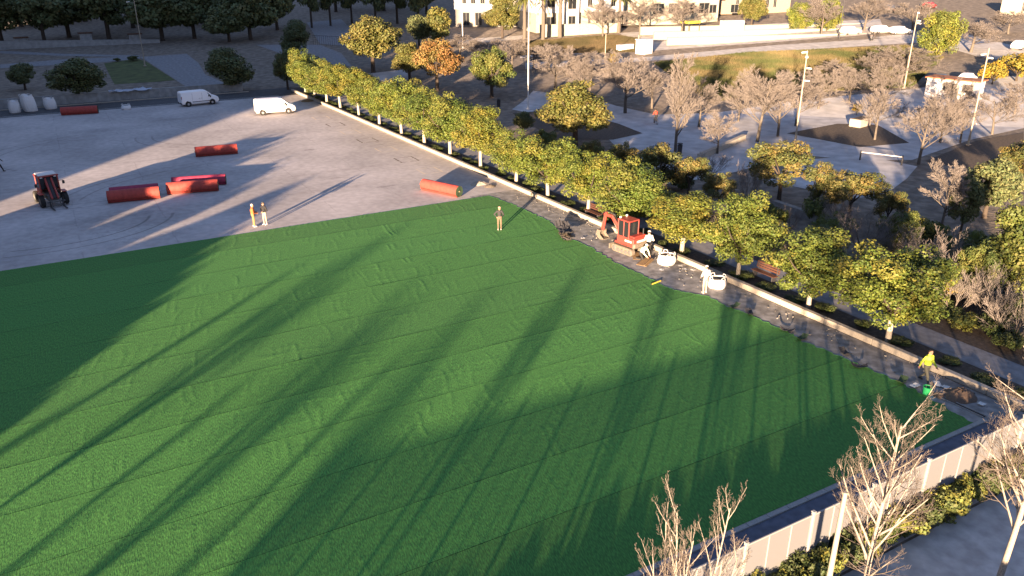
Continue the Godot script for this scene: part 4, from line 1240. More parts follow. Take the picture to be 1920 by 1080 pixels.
# ---------------------------------------------------------------- the pitch
func turf() -> void:
	var holder := Node3D.new()
	holder.name = "artificial_turf"
	add_child(holder)
	holder.set_meta("kind", "structure")
	var seams := [-57.45, -54.3, -50.45, -46.9, -43.25, -39.45, -35.92, -32.62, -29.32, -25.92, -22.7, -19.52, -15.85]
	var edge := [[-57.5, 30.5], [-54.3, 31.0], [-49.0, 31.2], [-45.2, 30.2], [-42.4, 30.5], [-39.6, 30.2], [-36.8, 30.3], [-33.8, 30.4], [-32.0, 31.5], [-30.3, 31.5], [-28.5, 31.8], [-26.1, 31.9], [-25.1, 31.7], [-22.8, 32.0], [-19.9, 32.2], [-18.3, 32.2], [-15.8, 31.8]]
	var nz := FastNoiseLite.new(); nz.seed = 4; nz.frequency = 0.55; nz.fractal_octaves = 3
	var ez := FastNoiseLite.new(); ez.seed = 8; ez.frequency = 0.5
	rng.seed = 77
	for si in 12:
		var z0: float = seams[si] + 0.008
		var z1: float = seams[si + 1] - 0.008
		var x0 := -11.5
		var nx := 640
		var nw := 34
		var hgt := PackedFloat32Array(); hgt.resize((nx + 1) * (nw + 1))
		var dx := 43.8 / nx
		var dw := (z1 - z0) / nw
		# wrinkles across the strip (slightly oblique, in pairs) and short ones along it
		var wr: Array = []
		var xx := -10.0
		while xx < 31.0:
			xx += rng.randf_range(0.12, 0.8)
			var ob := rng.randf_range(-0.45, -0.1)
			var a := rng.randf_range(0.003, 0.008) * (1.0 if rng.randf() < 0.88 else 2.2)
			var t0 := rng.randf_range(-0.3, 0.5)
			var t1 := t0 + rng.randf_range(0.35, 0.9)
			wr.append([xx, ob, rng.randf_range(0.05, 0.09), a, t0, t1])
			if rng.randf() < 0.25: wr.append([xx + rng.randf_range(0.25, 0.5), ob, rng.randf_range(0.06, 0.12), a * 0.8, t0, t1])
		for w in wr:
			for k in nw + 1:
				var t := k / float(nw)
				var fade := smoothstep(float(w[4]), float(w[4]) + 0.12, t) * (1.0 - smoothstep(float(w[5]) - 0.12, float(w[5]), t))
				if fade <= 0.0: continue
				var cx: float = w[0] + w[1] * (t * (z1 - z0)) + 0.05 * sin(t * 9.0 + w[0])
				var i0 := int((cx - x0 - 0.25) / dx)
				for i in range(maxi(0, i0), mini(nx, i0 + int(0.5 / dx))):
					var dd: float = (x0 + i * dx - cx) / w[2]
					hgt[k * (nx + 1) + i] += w[3] * fade * exp(-dd * dd)
		for q in 34:
			var cx := rng.randf_range(-8, 30)
			var ct := rng.randf_range(0.15, 0.85)
			var ln := rng.randf_range(0.4, 1.4)
			var am := rng.randf_range(0.003, 0.011)
			var tilt := rng.randf_range(-0.15, 0.15)
			for i in range(maxi(0, int((cx - ln - x0) / dx)), mini(nx, int((cx + ln - x0) / dx))):
				var u := (x0 + i * dx - cx) / ln
				for k in nw + 1:
					var dd := ((k / float(nw) - ct) * (z1 - z0) - tilt * u * ln) / 0.075
					if absf(dd) < 2.5: hgt[k * (nx + 1) + i] += am * exp(-dd * dd) * (1.0 - u * u)
		var b := MB.new()
		var tone := rng.randf_range(0.86, 1.1)
		b.col = Color(0.084 * tone, 0.31 * tone, 0.056 * tone)
		for k in nw + 1:
			var z := z0 + dw * k
			var xe := 31.0
			for e in edge.size() - 1:
				if z >= edge[e][0] and z <= edge[e + 1][0]: xe = lerpf(edge[e][1], edge[e + 1][1], (z - edge[e][0]) / (edge[e + 1][0] - edge[e][0]))
			xe += ez.get_noise_2d(z * 3.0, si * 9.0) * 0.22
			for i in nx + 1:
				var x := minf(x0 + i * dx, xe)
				var d0 := k * dw
				var d1 := (nw - k) * dw
				var wob := 0.5 + 0.5 * nz.get_noise_2d(x * 0.6, si * 55.0)
				var y := 0.022 + hgt[k * (nx + 1) + i] + nz.get_noise_2d(x, z) * 0.0025
				y += 0.013 * wob * exp(-pow(d1 / 0.1, 2)) + 0.008 * exp(-pow(d0 / 0.12, 2)) * wob
				if x >= xe - 0.001: y += 0.01
				b.v.append(Vector3(x, y, z)); b.c.append(b.col); b.u.append(Vector2(x + z * 0.22, z))
		for k in nw + 1:
			for i in nx + 1:
				var id := k * (nx + 1) + i
				var gx := b.v[k * (nx + 1) + mini(i + 1, nx)] - b.v[k * (nx + 1) + maxi(i - 1, 0)]
				var gz := b.v[mini(k + 1, nw) * (nx + 1) + i] - b.v[maxi(k - 1, 0) * (nx + 1) + i]
				var nn := gz.cross(gx)
				b.n.append(nn.normalized() if nn.length_squared() > 1e-9 else Vector3.UP)
				if i < nx and k < nw:
					for w in [id, id + 1, id + nx + 2, id, id + nx + 2, id + nx + 1]: b.ix.append(w)
		part("turf_strip", b.mesh(), M.turf, holder)

func fence() -> void:
	var o := thing("mesh_fence", "pale grey mesh panel fence along the near end of the pitch", "fence", Vector3(0, 0, -13.2))
	for k in range(-9, 8):
		var x := 18.5 + 2.9 * k
		boxes("post", [[Vector3(x, 1.16, 0), Vector3(0.1, 2.32, 0.1)], [Vector3(x, 2.34, 0), Vector3(0.13, 0.04, 0.13)]], M.fence_post, o, 0.012)
		if k == 7: break
		var b := MB.new()
		b.quad(Vector3(x + 0.06, 0.08, 0), Vector3(x + 2.84, 0.08, 0), Vector3(x + 2.84, 2.2, 0), Vector3(x + 0.06, 2.2, 0))
		part("mesh_panel", b.mesh(), M.fence_mesh, o)
		for t in [0.97, 1.93]: boxes("mullion", [[Vector3(x + t, 1.14, 0.02), Vector3(0.035, 2.1, 0.03)]], M.fence_post, o, 0.005)
		boxes("rail", [[Vector3(x + 1.45, 2.215, 0), Vector3(2.78, 0.05, 0.05)]], M.fence_post, o, 0.008)
		boxes("rail", [[Vector3(x + 1.45, 0.09, 0), Vector3(2.78, 0.05, 0.05)]], M.fence_post, o, 0.008)

func put(pk: String, q: Array, label: String, group := "", turn := -1.0, sq := 1.0) -> Node3D:
	# q = [x, z, height, width] in metres
	var src: Node3D = P[pk]
	var h: float = q[2] / float({"gold": 2.0, "shrub0": 1.35, "shrub1": 1.3, "palm": 10.5, "near0": 7.4, "near1": 7.4, "multi": 7.6, "bush": 3.2}.get(pk, 5.0))
	var w: float = q[3] / float({"gold": 2.5, "shrub0": 2.1, "shrub1": 2.1, "palm": 5.0, "near0": 5.0, "near1": 5.0, "multi": 5.0, "bush": 3.4, "poplar": 3.1, "street0": 4.4, "street1": 4.4, "street2": 4.4, "street3": 4.4, "cone": 3.2, "bare0": 4.0, "bare1": 4.0, "bare2": 4.0}.get(pk, 5.0))
	var t := turn
	if t < 0: t = fmod(absf(q[0] * 3.7 + q[1] * 1.3), TAU)
	return copy(src, Vector3(q[0], MB.rise(q[0], q[1]), q[1]), t, Vector3(w, h, w * sq), label, group)

func _ready() -> void:
	# ------------------------------------------------ camera, sky, sun
	var cam := Camera3D.new()
	cam.name = "camera"
	add_child(cam)
	cam.position = Vector3(0, 18.5, 0)
	cam.rotation_degrees = Vector3(-22.457, -29.7, 0)
	cam.fov = 39.598
	cam.near = 0.1
	cam.far = 4000
	cam.current = true
	var we := WorldEnvironment.new()
	we.name = "world_environment"
	add_child(we)
	var env := Environment.new()
	we.environment = env
	env.background_mode = Environment.BG_SKY
	var sky := Sky.new()
	var sm := ProceduralSkyMaterial.new()
	sm.sky_top_color = Color(0.38, 0.47, 0.63)
	sm.sky_horizon_color = Color(0.69, 0.68, 0.70)
	sm.sky_curve = 0.2
	sm.ground_bottom_color = Color(0.25, 0.25, 0.25)
	sm.ground_horizon_color = Color(0.6, 0.6, 0.62)
	sm.sun_angle_max = 25.0
	sky.sky_material = sm
	env.sky = sky
	env.background_energy_multiplier = 0.27
	env.tonemap_mode = Environment.TONE_MAPPER_LINEAR
	env.tonemap_exposure = 6.6
	env.sdfgi_enabled = true
	env.ssao_enabled = true
	env.ssil_enabled = true
	var sun := DirectionalLight3D.new()
	sun.name = "sun"
	add_child(sun)
	var el := deg_to_rad(6.3)
	var az := deg_to_rad(47.5)   # shadows fall 47.5 degrees to the right of -z
	var sd := Vector3(sin(az) * cos(el), -sin(el), -cos(az) * cos(el))
	sun.look_at_from_position(-sd * 100.0, Vector3.ZERO, Vector3.UP)
	sun.light_color = Color(1.0, 0.855, 0.70)
	sun.light_energy = 1.5
	sun.light_angular_distance = 0.8
	sun.shadow_enabled = true

	# ------------------------------------------------ ground
	materials()
	yard_texture()
	flat("ground", [Vector2(-1500, -2500), Vector2(2200, -2500), Vector2(2200, 1500), Vector2(-1500, 1500)], -0.02, M.earth)
	var yard := MB.new()
	yard.poly(PackedVector2Array([Vector2(-39, -118.5), Vector2(kerb_x(-118.5) - 0.02, -118.5), Vector2(kerb_x(-60) - 0.02, -60), Vector2(kerb_x(-12.5) - 0.02, -12.5), Vector2(-39, -12.5)]), 0.0)
	for i in yard.v.size(): yard.u[i] = Vector2((yard.v[i].x + 39.0) / 74.0, (yard.v[i].z + 118.5) / 106.0)
	struct("concrete_yard", yard.mesh(), M.yard)
	flat("side_strip", [Vector2(29.0, -58.0), Vector2(kerb_x(-58) - 0.04, -58.0), Vector2(kerb_x(-13.4) - 0.04, -13.4), Vector2(29.0, -13.4)], 0.005, M.strip)
	flat("end_strip", [Vector2(-12, -15.6), Vector2(33.6, -15.6), Vector2(33.6, -13.25), Vector2(-12, -13.25)], 0.009, M.near_strip)
	flat("near_pavement", [Vector2(-40, -12.4), Vector2(60, -12.4), Vector2(60, 12), Vector2(-40, 12)], 0.004, M.sidewalk)
	flat("road", [Vector2(-60, -126.0), Vector2(32.6, -126.0), Vector2(32.6, -118.55), Vector2(-60, -118.55)], 0.001, M.asphalt)
	flat("road_line", [Vector2(-40, -119.3), Vector2(29, -119.3), Vector2(29, -119.1), Vector2(-40, -119.1)], 0.006, M.white_line)
	flat("planting_strip", [Vector2(kerb_x(-125) + 0.36, -125), Vector2(kerb_x(-125) + 2.4, -125), Vector2(kerb_x(0) + 2.3, 0), Vector2(kerb_x(0) + 0.36, 0)], 0.01, M.soil)
	flat("walkway", [Vector2(kerb_x(-125) + 2.4, -125), Vector2(kerb_x(-125) + 4.6, -125), Vector2(kerb_x(0) + 4.3, 0), Vector2(kerb_x(0) + 2.3, 0)], 0.012, M.walk)
	flat("shrub_bed", [Vector2(kerb_x(-60) + 4.55, -60), Vector2(kerb_x(-60) + 8.5, -60), Vector2(47, -10), Vector2(kerb_x(0) + 4.3, 0)], 0.008, M.soil)
	flat("promenade", [Vector2(61.74, -101.95), Vector2(65.89, -92.95), Vector2(66.70, -79.95), Vector2(73.37, -77.44), Vector2(86.61, -76.40), Vector2(104.81, -71.94), Vector2(126.67, -68.34), Vector2(98.68, -51.80), Vector2(87.01, -50.94), Vector2(72.89, -48.05), Vector2(67.86, -50.92), Vector2(65.10, -55.16), Vector2(52.01, -52.76), Vector2(45.95, -53.00), Vector2(48.64, -61.89), Vector2(55.21, -76.59), Vector2(52.70, -92.38)], 0.006, M.pave)
	flat("promenade", [Vector2(63.28, -53.53), Vector2(70.34, -51.63), Vector2(70.99, -46.13), Vector2(66.01, -43.68), Vector2(59.74, -41.18), Vector2(56.45, -41.75), Vector2(55.72, -44.43), Vector2(54.41, -49.22)], 0.009, M.pave)
	flat("planting_bed", [Vector2(72.13, -63.40), Vector2(81.80, -64.42), Vector2(85.41, -61.60), Vector2(79.69, -53.22), Vector2(73.28, -54.47)], 0.013, M.soil)
	flat("planting_bed", [Vector2(73.63, -47.12), Vector2(86.98, -50.32), Vector2(96.13, -50.40), Vector2(77.13, -39.56), Vector2(74.89, -42.46)], 0.013, M.soil)
	flat("planting_bed", [Vector2(51.34, -90.01), Vector2(58.80, -88.90), Vector2(58.95, -77.46), Vector2(57.90, -71.52), Vector2(52.94, -70.37), Vector2(47.35, -73.56)], 0.013, M.soil)
	flat("lawn", [Vector2(88.52, -107.70), Vector2(106.99, -105.13), Vector2(133.64, -93.29), Vector2(129.20, -83.04), Vector2(106.81, -72.56), Vector2(86.44, -81.07), Vector2(77.57, -82.06), Vector2(81.78, -91.85)], 0.005, M.dry_lawn)
	flat("lawn", [Vector2(88.45, -105.53), Vector2(97.69, -104.29), Vector2(90.60, -94.66), Vector2(82.72, -91.17)], 0.010, M.lawn)
	flat("lawn", [Vector2(118.28, -94.77), Vector2(125.75, -91.58), Vector2(121.88, -87.37), Vector2(116.46, -86.41), Vector2(114.57, -90.57)], 0.012, M.bright_lawn)
	flat("lawn", [Vector2(79.36, -139.12), Vector2(99.70, -134.19), Vector2(102.06, -124.60), Vector2(92.97, -116.99), Vector2(80.48, -123.86), Vector2(73.61, -127.14)], 0.005, M.dry_lawn)
	flat("park_road", [Vector2(71.32, -120.47), Vector2(89.61, -112.68), Vector2(115.88, -107.54), Vector2(143.59, -98.39), Vector2(137.79, -94.19), Vector2(111.31, -103.12), Vector2(92.02, -108.52), Vector2(68.60, -115.87)], 0.014, M.path)
	flat("park_path", [Vector2(74.76, -128.17), Vector2(91.39, -122.82), Vector2(102.66, -118.36), Vector2(99.86, -115.04), Vector2(89.51, -120.26), Vector2(72.74, -124.71)], 0.016, M.path)
	flat("park_path", [Vector2(72.72, -148.81), Vector2(85.82, -145.03), Vector2(83.56, -141.20), Vector2(70.02, -143.35)], 0.014, M.path)
	flat("plaza", [Vector2(102.07, -135.62), Vector2(134.62, -125.65), Vector2(155.87, -116.15), Vector2(142.11, -104.21), Vector2(117.14, -110.07), Vector2(99.48, -115.33), Vector2(94.41, -116.55)], 0.006, M.path)
	flat("parking_area", [Vector2(136.63, -102.31), Vector2(145.16, -101.82), Vector2(155.21, -102.10), Vector2(147.10, -80.41), Vector2(134.15, -72.76), Vector2(134.41, -80.87), Vector2(138.34, -90.36), Vector2(137.79, -94.19)], 0.008, M.path)
	flat("parking_area", [Vector2(112.49, -74.08), Vector2(131.06, -70.93), Vector2(127.03, -68.55), Vector2(107.11, -71.93)], 0.010, M.asphalt)
	flat("park_path", [Vector2(16.15, -168.34), Vector2(24.16, -166.29), Vector2(24.31, -155.37), Vector2(23.32, -143.78), Vector2(25.25, -130.72), Vector2(18.81, -134.40), Vector2(18.45, -142.24), Vector2(16.73, -163.45)], 0.008, M.walk)
	flat("park_path", [Vector2(-6.57, -176.46), Vector2(2.92, -175.01), Vector2(16.30, -169.54), Vector2(15.93, -166.57), Vector2(9.49, -166.99), Vector2(-6.55, -172.29)], 0.010, M.walk)
	flat("park_path", [Vector2(-6.66, -193.78), Vector2(4.14, -181.38), Vector2(16.37, -170.15), Vector2(16.15, -168.34), Vector2(4.00, -178.77), Vector2(-6.64, -190.20)], 0.012, M.walk)
	flat("lawn", [Vector2(9.80, -165.54), Vector2(15.60, -166.82), Vector2(16.58, -162.32), Vector2(18.30, -142.35), Vector2(9.42, -142.99)], 0.005, M.lawn)
	flat("park_path", [Vector2(54.88, -191.68), Vector2(63.09, -191.41), Vector2(58.60, -169.71), Vector2(51.55, -156.03), Vector2(48.46, -161.37)], 0.008, M.walk)
	flat("park_path", [Vector2(37.60, -168.18), Vector2(48.08, -160.16), Vector2(48.48, -148.63), Vector2(45.84, -135.36), Vector2(42.34, -141.99), Vector2(38.91, -157.20)], 0.010, M.walk)
	flat("park_path", [Vector2(46.05, -128.22), Vector2(52.43, -127.76), Vector2(49.85, -119.48), Vector2(45.62, -117.88)], 0.010, M.pave)
	flat("turf_underlay", [Vector2(-11.5, -57.4), Vector2(30.0, -57.4), Vector2(30.0, -33.0), Vector2(31.2, -31.0), Vector2(31.4, -15.9), Vector2(-11.5, -15.9)], 0.010, M.turf_base)
	turf()
	boxes_struct_edging()

	# ------------------------------------------------ kerb, walls, fence
	var kb := thing("kerb_wall", "long pale concrete kerb wall dividing the pitch strip from the trees", "wall", Vector3.ZERO)
	var z := -122.0
	while z < -3.0:
		var a := Vector3(kerb_x(z), 0, z)
		var e := Vector3(kerb_x(z + 3.0), 0, z + 3.0)
		var d := e - a
		boxes("kerb_block", [[(a + e) * 0.5 + Vector3(0.16, 0.17, 0), Vector3(2.985, 0.34, 0.32), Basis(Vector3.UP, atan2(-d.z, d.x))]], M.kerb, kb, 0.025)
		z += 3.0
	fence()
	low_wall("boundary_wall", "grey cast concrete wall at the far end of the yard behind the bulk bags", Vector3(-45, 0, -126.2), Vector3(25.5, 0, -126.2), 1.15, 0.18, M.far_wall, 4.0)
	low_wall("garden_wall", "pale garden wall with pillars under the dark pines", Vector3(-6.67, 1.42, -195.25), Vector3(21.84, 2.40, -183.35), 1.1, 0.3, M.far_wall, 5.0)
	for q in [[Vector3(-2.62, 1.68, -195.90), 1.7], [Vector3(8.95, 2.15, -192.48), 1.9], [Vector3(17.66, 2.33, -186.57), 1.6]]:
		var o := thing("gate_pillar", "square pale pillar standing in the garden wall under the pines", "pillar", q[0], 0.1, "pillars of the garden wall")
		boxes("shaft", [[Vector3(0, q[1] * 0.5, 0.0), Vector3(2.2, q[1], 0.9)]], M.far_wall, o, 0.03)
		boxes("cap", [[Vector3(0, q[1] + 0.14, 0.0), Vector3(2.7, 0.24, 1.2)]], M.roof_tile, o, 0.05)
	low_wall("seat_wall", "low stone seat wall beside the amber trees in the park", Vector3(48.81, 0, -43.28), Vector3(48.71, 0, -36.47), 0.5, 0.45, M.stone_grey, 2.0)
	low_wall("seat_wall", "low stone edging wall round the bed near the walkway", Vector3(54.59, 0, -58.49), Vector3(65.40, 0, -63.27), 0.5, 0.4, M.kerb, 2.0)
	low_wall("retaining_wall", "cream boundary wall in front of the white building", Vector3(86.78, 3.85, -141.05), Vector3(102.85, 4.51, -136.68), 2.0, 0.3, M.render_cream, 4.0)
	low_wall("retaining_wall", "short thick white wall between the yellow shelter and the olive tree", Vector3(117.87, 4.66, -123.22), Vector3(121.84, 4.81, -121.75), 2.2, 2.0, M.render_white, 3.0)

	low_wall("added_terrace_wall", "lowest of three pale steps added to catch sun on the plaza, beside the park road", Vector3(99.72, 3.38, -117.84), Vector3(142.75, 5.13, -105.31), 0.7, 0.4, M.render_cream, 5.0)  # steps added so their sunlit risers brighten the plaza
	low_wall("added_terrace_wall", "middle of three pale steps added to catch sun on the plaza", Vector3(101.33, 3.77, -123.69), Vector3(146.76, 5.57, -109.67), 0.8, 0.4, M.render_cream, 5.0)
	low_wall("added_terrace_wall", "upper of three pale steps added to catch sun on the plaza, below the low wing", Vector3(102.67, 4.14, -129.48), Vector3(148.67, 5.92, -114.38), 0.9, 0.4, M.render_cream, 5.0)

	# ------------------------------------------------ plants
	plants()
	buildings()
	vegetation()
	objects()
	free_protos()

func boxes_struct_edging() -> void:
	var o := Node3D.new()
	o.name = "end_edging"
	add_child(o)
	o.set_meta("kind", "structure")
	for i in 44: boxes("edging_block", [[Vector3(-11.5 + i + 0.5, 0.02, -15.72), Vector3(0.985, 0.08, 0.22)]], M.edging, o, 0.012)
	var k := Node3D.new()
	k.name = "road_kerb"
	add_child(k)
	k.set_meta("kind", "structure")
	for i in 36: boxes("kerb_block", [[Vector3(-45 + i * 2.0, 0.06, -124.6), Vector3(1.98, 0.14, 0.25)]], M.kerb, k, 0.02)

func buildings() -> void:
	# white modern block behind the palms
	var a := Vector3(87.52, 4.02, -143.70)
	var b := Vector3(105.71, 4.82, -139.62)
	var d := b - a
	var o := thing("white_building", "white rendered building with cream ground storey behind the palms", "building", (a + b) * 0.5, atan2(-d.z, d.x))
	var l := d.length()
	boxes("ground_storey", [[Vector3(0, 1.9, -7), Vector3(l, 3.8, 14)]], M.render_cream, o, 0.0)
	boxes("upper_storey", [[Vector3(0.0, 7.4, -6.8), Vector3(l + 0.5, 7.2, 14.4)]], M.render_white, o, 0.0)
	boxes("parapet", [[Vector3(0.0, 11.15, -6.8), Vector3(l + 0.7, 0.3, 14.6)]], M.render_white, o, 0.0)
	boxes("stair_tower", [[Vector3(-l * 0.5 + 7.0, 5.6, 0.9), Vector3(3.0, 11.2, 1.4)]], M.render_white, o, 0.0)
	window_row(o, -l * 0.5 + 10.5, l * 0.5 - 1, 1.2, 2.7, 0.03, 4, 0.3)
	window_row(o, -l * 0.5 + 1.0, -l * 0.5 + 5.0, 0.9, 3.0, 0.03, 1, 0.4)
	window_row(o, -l * 0.5 + 10.0, l * 0.5 - 1, 4.9, 7.2, 0.44, 3, 0.38)
	window_row(o, -l * 0.5 + 1.0, -l * 0.5 + 5.0, 5.0, 7.4, 0.44, 1, 0.4)
	window_row(o, -l * 0.5 + 5.9, -l * 0.5 + 8.1, 0.6, 3.2, 1.63, 1, 0.7)
	window_row(o, -l * 0.5 + 5.9, -l * 0.5 + 8.1, 4.6, 7.6, 1.63, 1, 0.8)
	a = Vector3(75.58, 4.09, -158.12); b = Vector3(89.85, 4.31, -146.90); d = b - a; l = d.length()
	o = thing("school_block", "long white block with dark ground floor openings behind the drooping olive tree", "building", (a + b) * 0.5 + Vector3(4, 0, -6), atan2(-d.z, d.x))
	boxes("ground_storey", [[Vector3(0, 2.0, -6), Vector3(l, 4.0, 12)]], M.plinth, o, 0.0)
	boxes("upper_storey", [[Vector3(0, 7.0, -5.8), Vector3(l + 0.4, 6.0, 12.4)]], M.render_white, o, 0.0)
	window_row(o, -l * 0.5 + 1, l * 0.5 - 1, 0.8, 3.3, 0.03, 6, 0.55)
	window_row(o, -l * 0.5 + 1, l * 0.5 - 1, 5.2, 6.8, 0.44, 8, 0.5)
	a = Vector3(106.80, 4.93, -140.53); b = Vector3(127.74, 5.80, -135.00); d = b - a; l = d.length()
	o = thing("low_wing", "low cream wing with a strip of dark windows and white roof edge", "building", (a + b) * 0.5, atan2(-d.z, d.x))
	boxes("wall", [[Vector3(0, 2.6, -5), Vector3(l, 5.2, 10)]], M.render_cream, o, 0.0)
	boxes("roof_edge", [[Vector3(0, 5.4, -4.9), Vector3(l + 1.0, 0.4, 11.0)]], M.render_white, o, 0.0)
	window_row(o, -l * 0.5 + 6, -l * 0.5 + 20, 2.2, 4.2, 0.03, 4, 0.7)
	window_row(o, -l * 0.5 + 28, l * 0.5 - 4, 2.2, 3.8, 0.03, 2, 0.35)
	a = Vector3(133.55, 6.40, -140.45); b = Vector3(149.98, 7.07, -135.65); d = b - a; l = d.length()
	o = thing("tan_building", "tan rendered building beyond the yellow-green trees", "building", (a + b) * 0.5, atan2(-d.z, d.x))
	boxes("wall", [[Vector3(0, 4.5, -6), Vector3(l, 9.0, 12)]], M.render_tan, o, 0.0)
	window_row(o, -l * 0.5 + 3, l * 0.5 - 3, 1.4, 3.0, 0.03, 6, 0.4)
	window_row(o, -l * 0.5 + 3, l * 0.5 - 3, 5.0, 6.8, 0.03, 6, 0.4)
	a = Vector3(180.82, 7.26, -105.86); b = Vector3(184.54, 6.91, -94.81); d = b - a; l = d.length()
	o = thing("white_house", "small white house with yellow lean-to beside the far hedges", "building", (a + b) * 0.5, atan2(-d.z, d.x))
	boxes("wall", [[Vector3(4, 3.0, -4), Vector3(l - 8, 6.0, 8)]], M.render_white, o, 0.0)
	boxes("lean_to", [[Vector3(-l * 0.5 + 4, 1.6, -3), Vector3(7.8, 3.2, 5)]], M.render_cream, o, 0.0)
	window_row(o, -2, l * 0.5 - 2, 1.0, 2.6, 0.03, 3, 0.4)
	# white hut with an orange flat roof beside the parked cars
	a = Vector3(103.97, 1.12, -68.59); b = Vector3(105.42, 0.89, -62.38); d = b - a; l = d.length()
	o = thing("white_hut", "small white hut with an orange-brown roof beside the two parked cars", "hut", (a + b) * 0.5, atan2(-d.z, d.x))
	boxes("wall", [[Vector3(0, 1.2, -1.4), Vector3(l, 2.4, 2.8)]], M.render_white, o, 0.0)
	boxes("roof", [[Vector3(0, 2.5, -1.4), Vector3(l + 0.5, 0.16, 3.3)]], M.terracotta, o, 0.02)
	window_row(o, -l * 0.5 + 2.0, -l * 0.5 + 4.2, 1.0, 2.0, 0.03, 1, 0.8)
	window_row(o, l * 0.5 - 1.9, l * 0.5 - 0.3, 1.1, 2.0, 0.03, 1, 0.8)
	boxes("door", [[Vector3(l * 0.5 - 2.6, 1.0, 0.03), Vector3(0.9, 2.0, 0.06)]], M.stone_grey, o, 0.0)
	# apartment block that stands left of the yard and throws the long shade over its far corner
	o = thing("apartment_block", "tall apartment block beyond the hedge trees on the shaded side of the yard", "building", Vector3(-48, 0, -118.4), 0.0)
	boxes("wall", [[Vector3(0, 13, 0), Vector3(36, 26, 110)]], M.render_tan, o, 0.0)
	boxes("parapet", [[Vector3(0, 26.4, 0), Vector3(36.6, 0.8, 110.6)]], M.render_white, o, 0.0)
	var lean := MB.new()
	var la: Array = []
	var lb: Array = []
	for q in [[-0.2, 55.0], [-0.2, 65.6], [3.7, 65.6], [9.2, 55.0]]:
		la.append(Vector3(6.0, q[0], q[1])); lb.append(Vector3(18.0, q[0], q[1]))
	lean.loft([la, lb])
	part("lean_to", lean.mesh(), M.render_tan, o)
	var face := Node3D.new()
	face.name = "yard_front"
	o.add_child(face)
	face.position = Vector3(18, 0, 0)
	face.rotation.y = PI / 2
	for f in 8: window_row(face, -53, 53, f * 3.2 + 1.0, f * 3.2 + 2.5, 0.03, 18, 0.4)

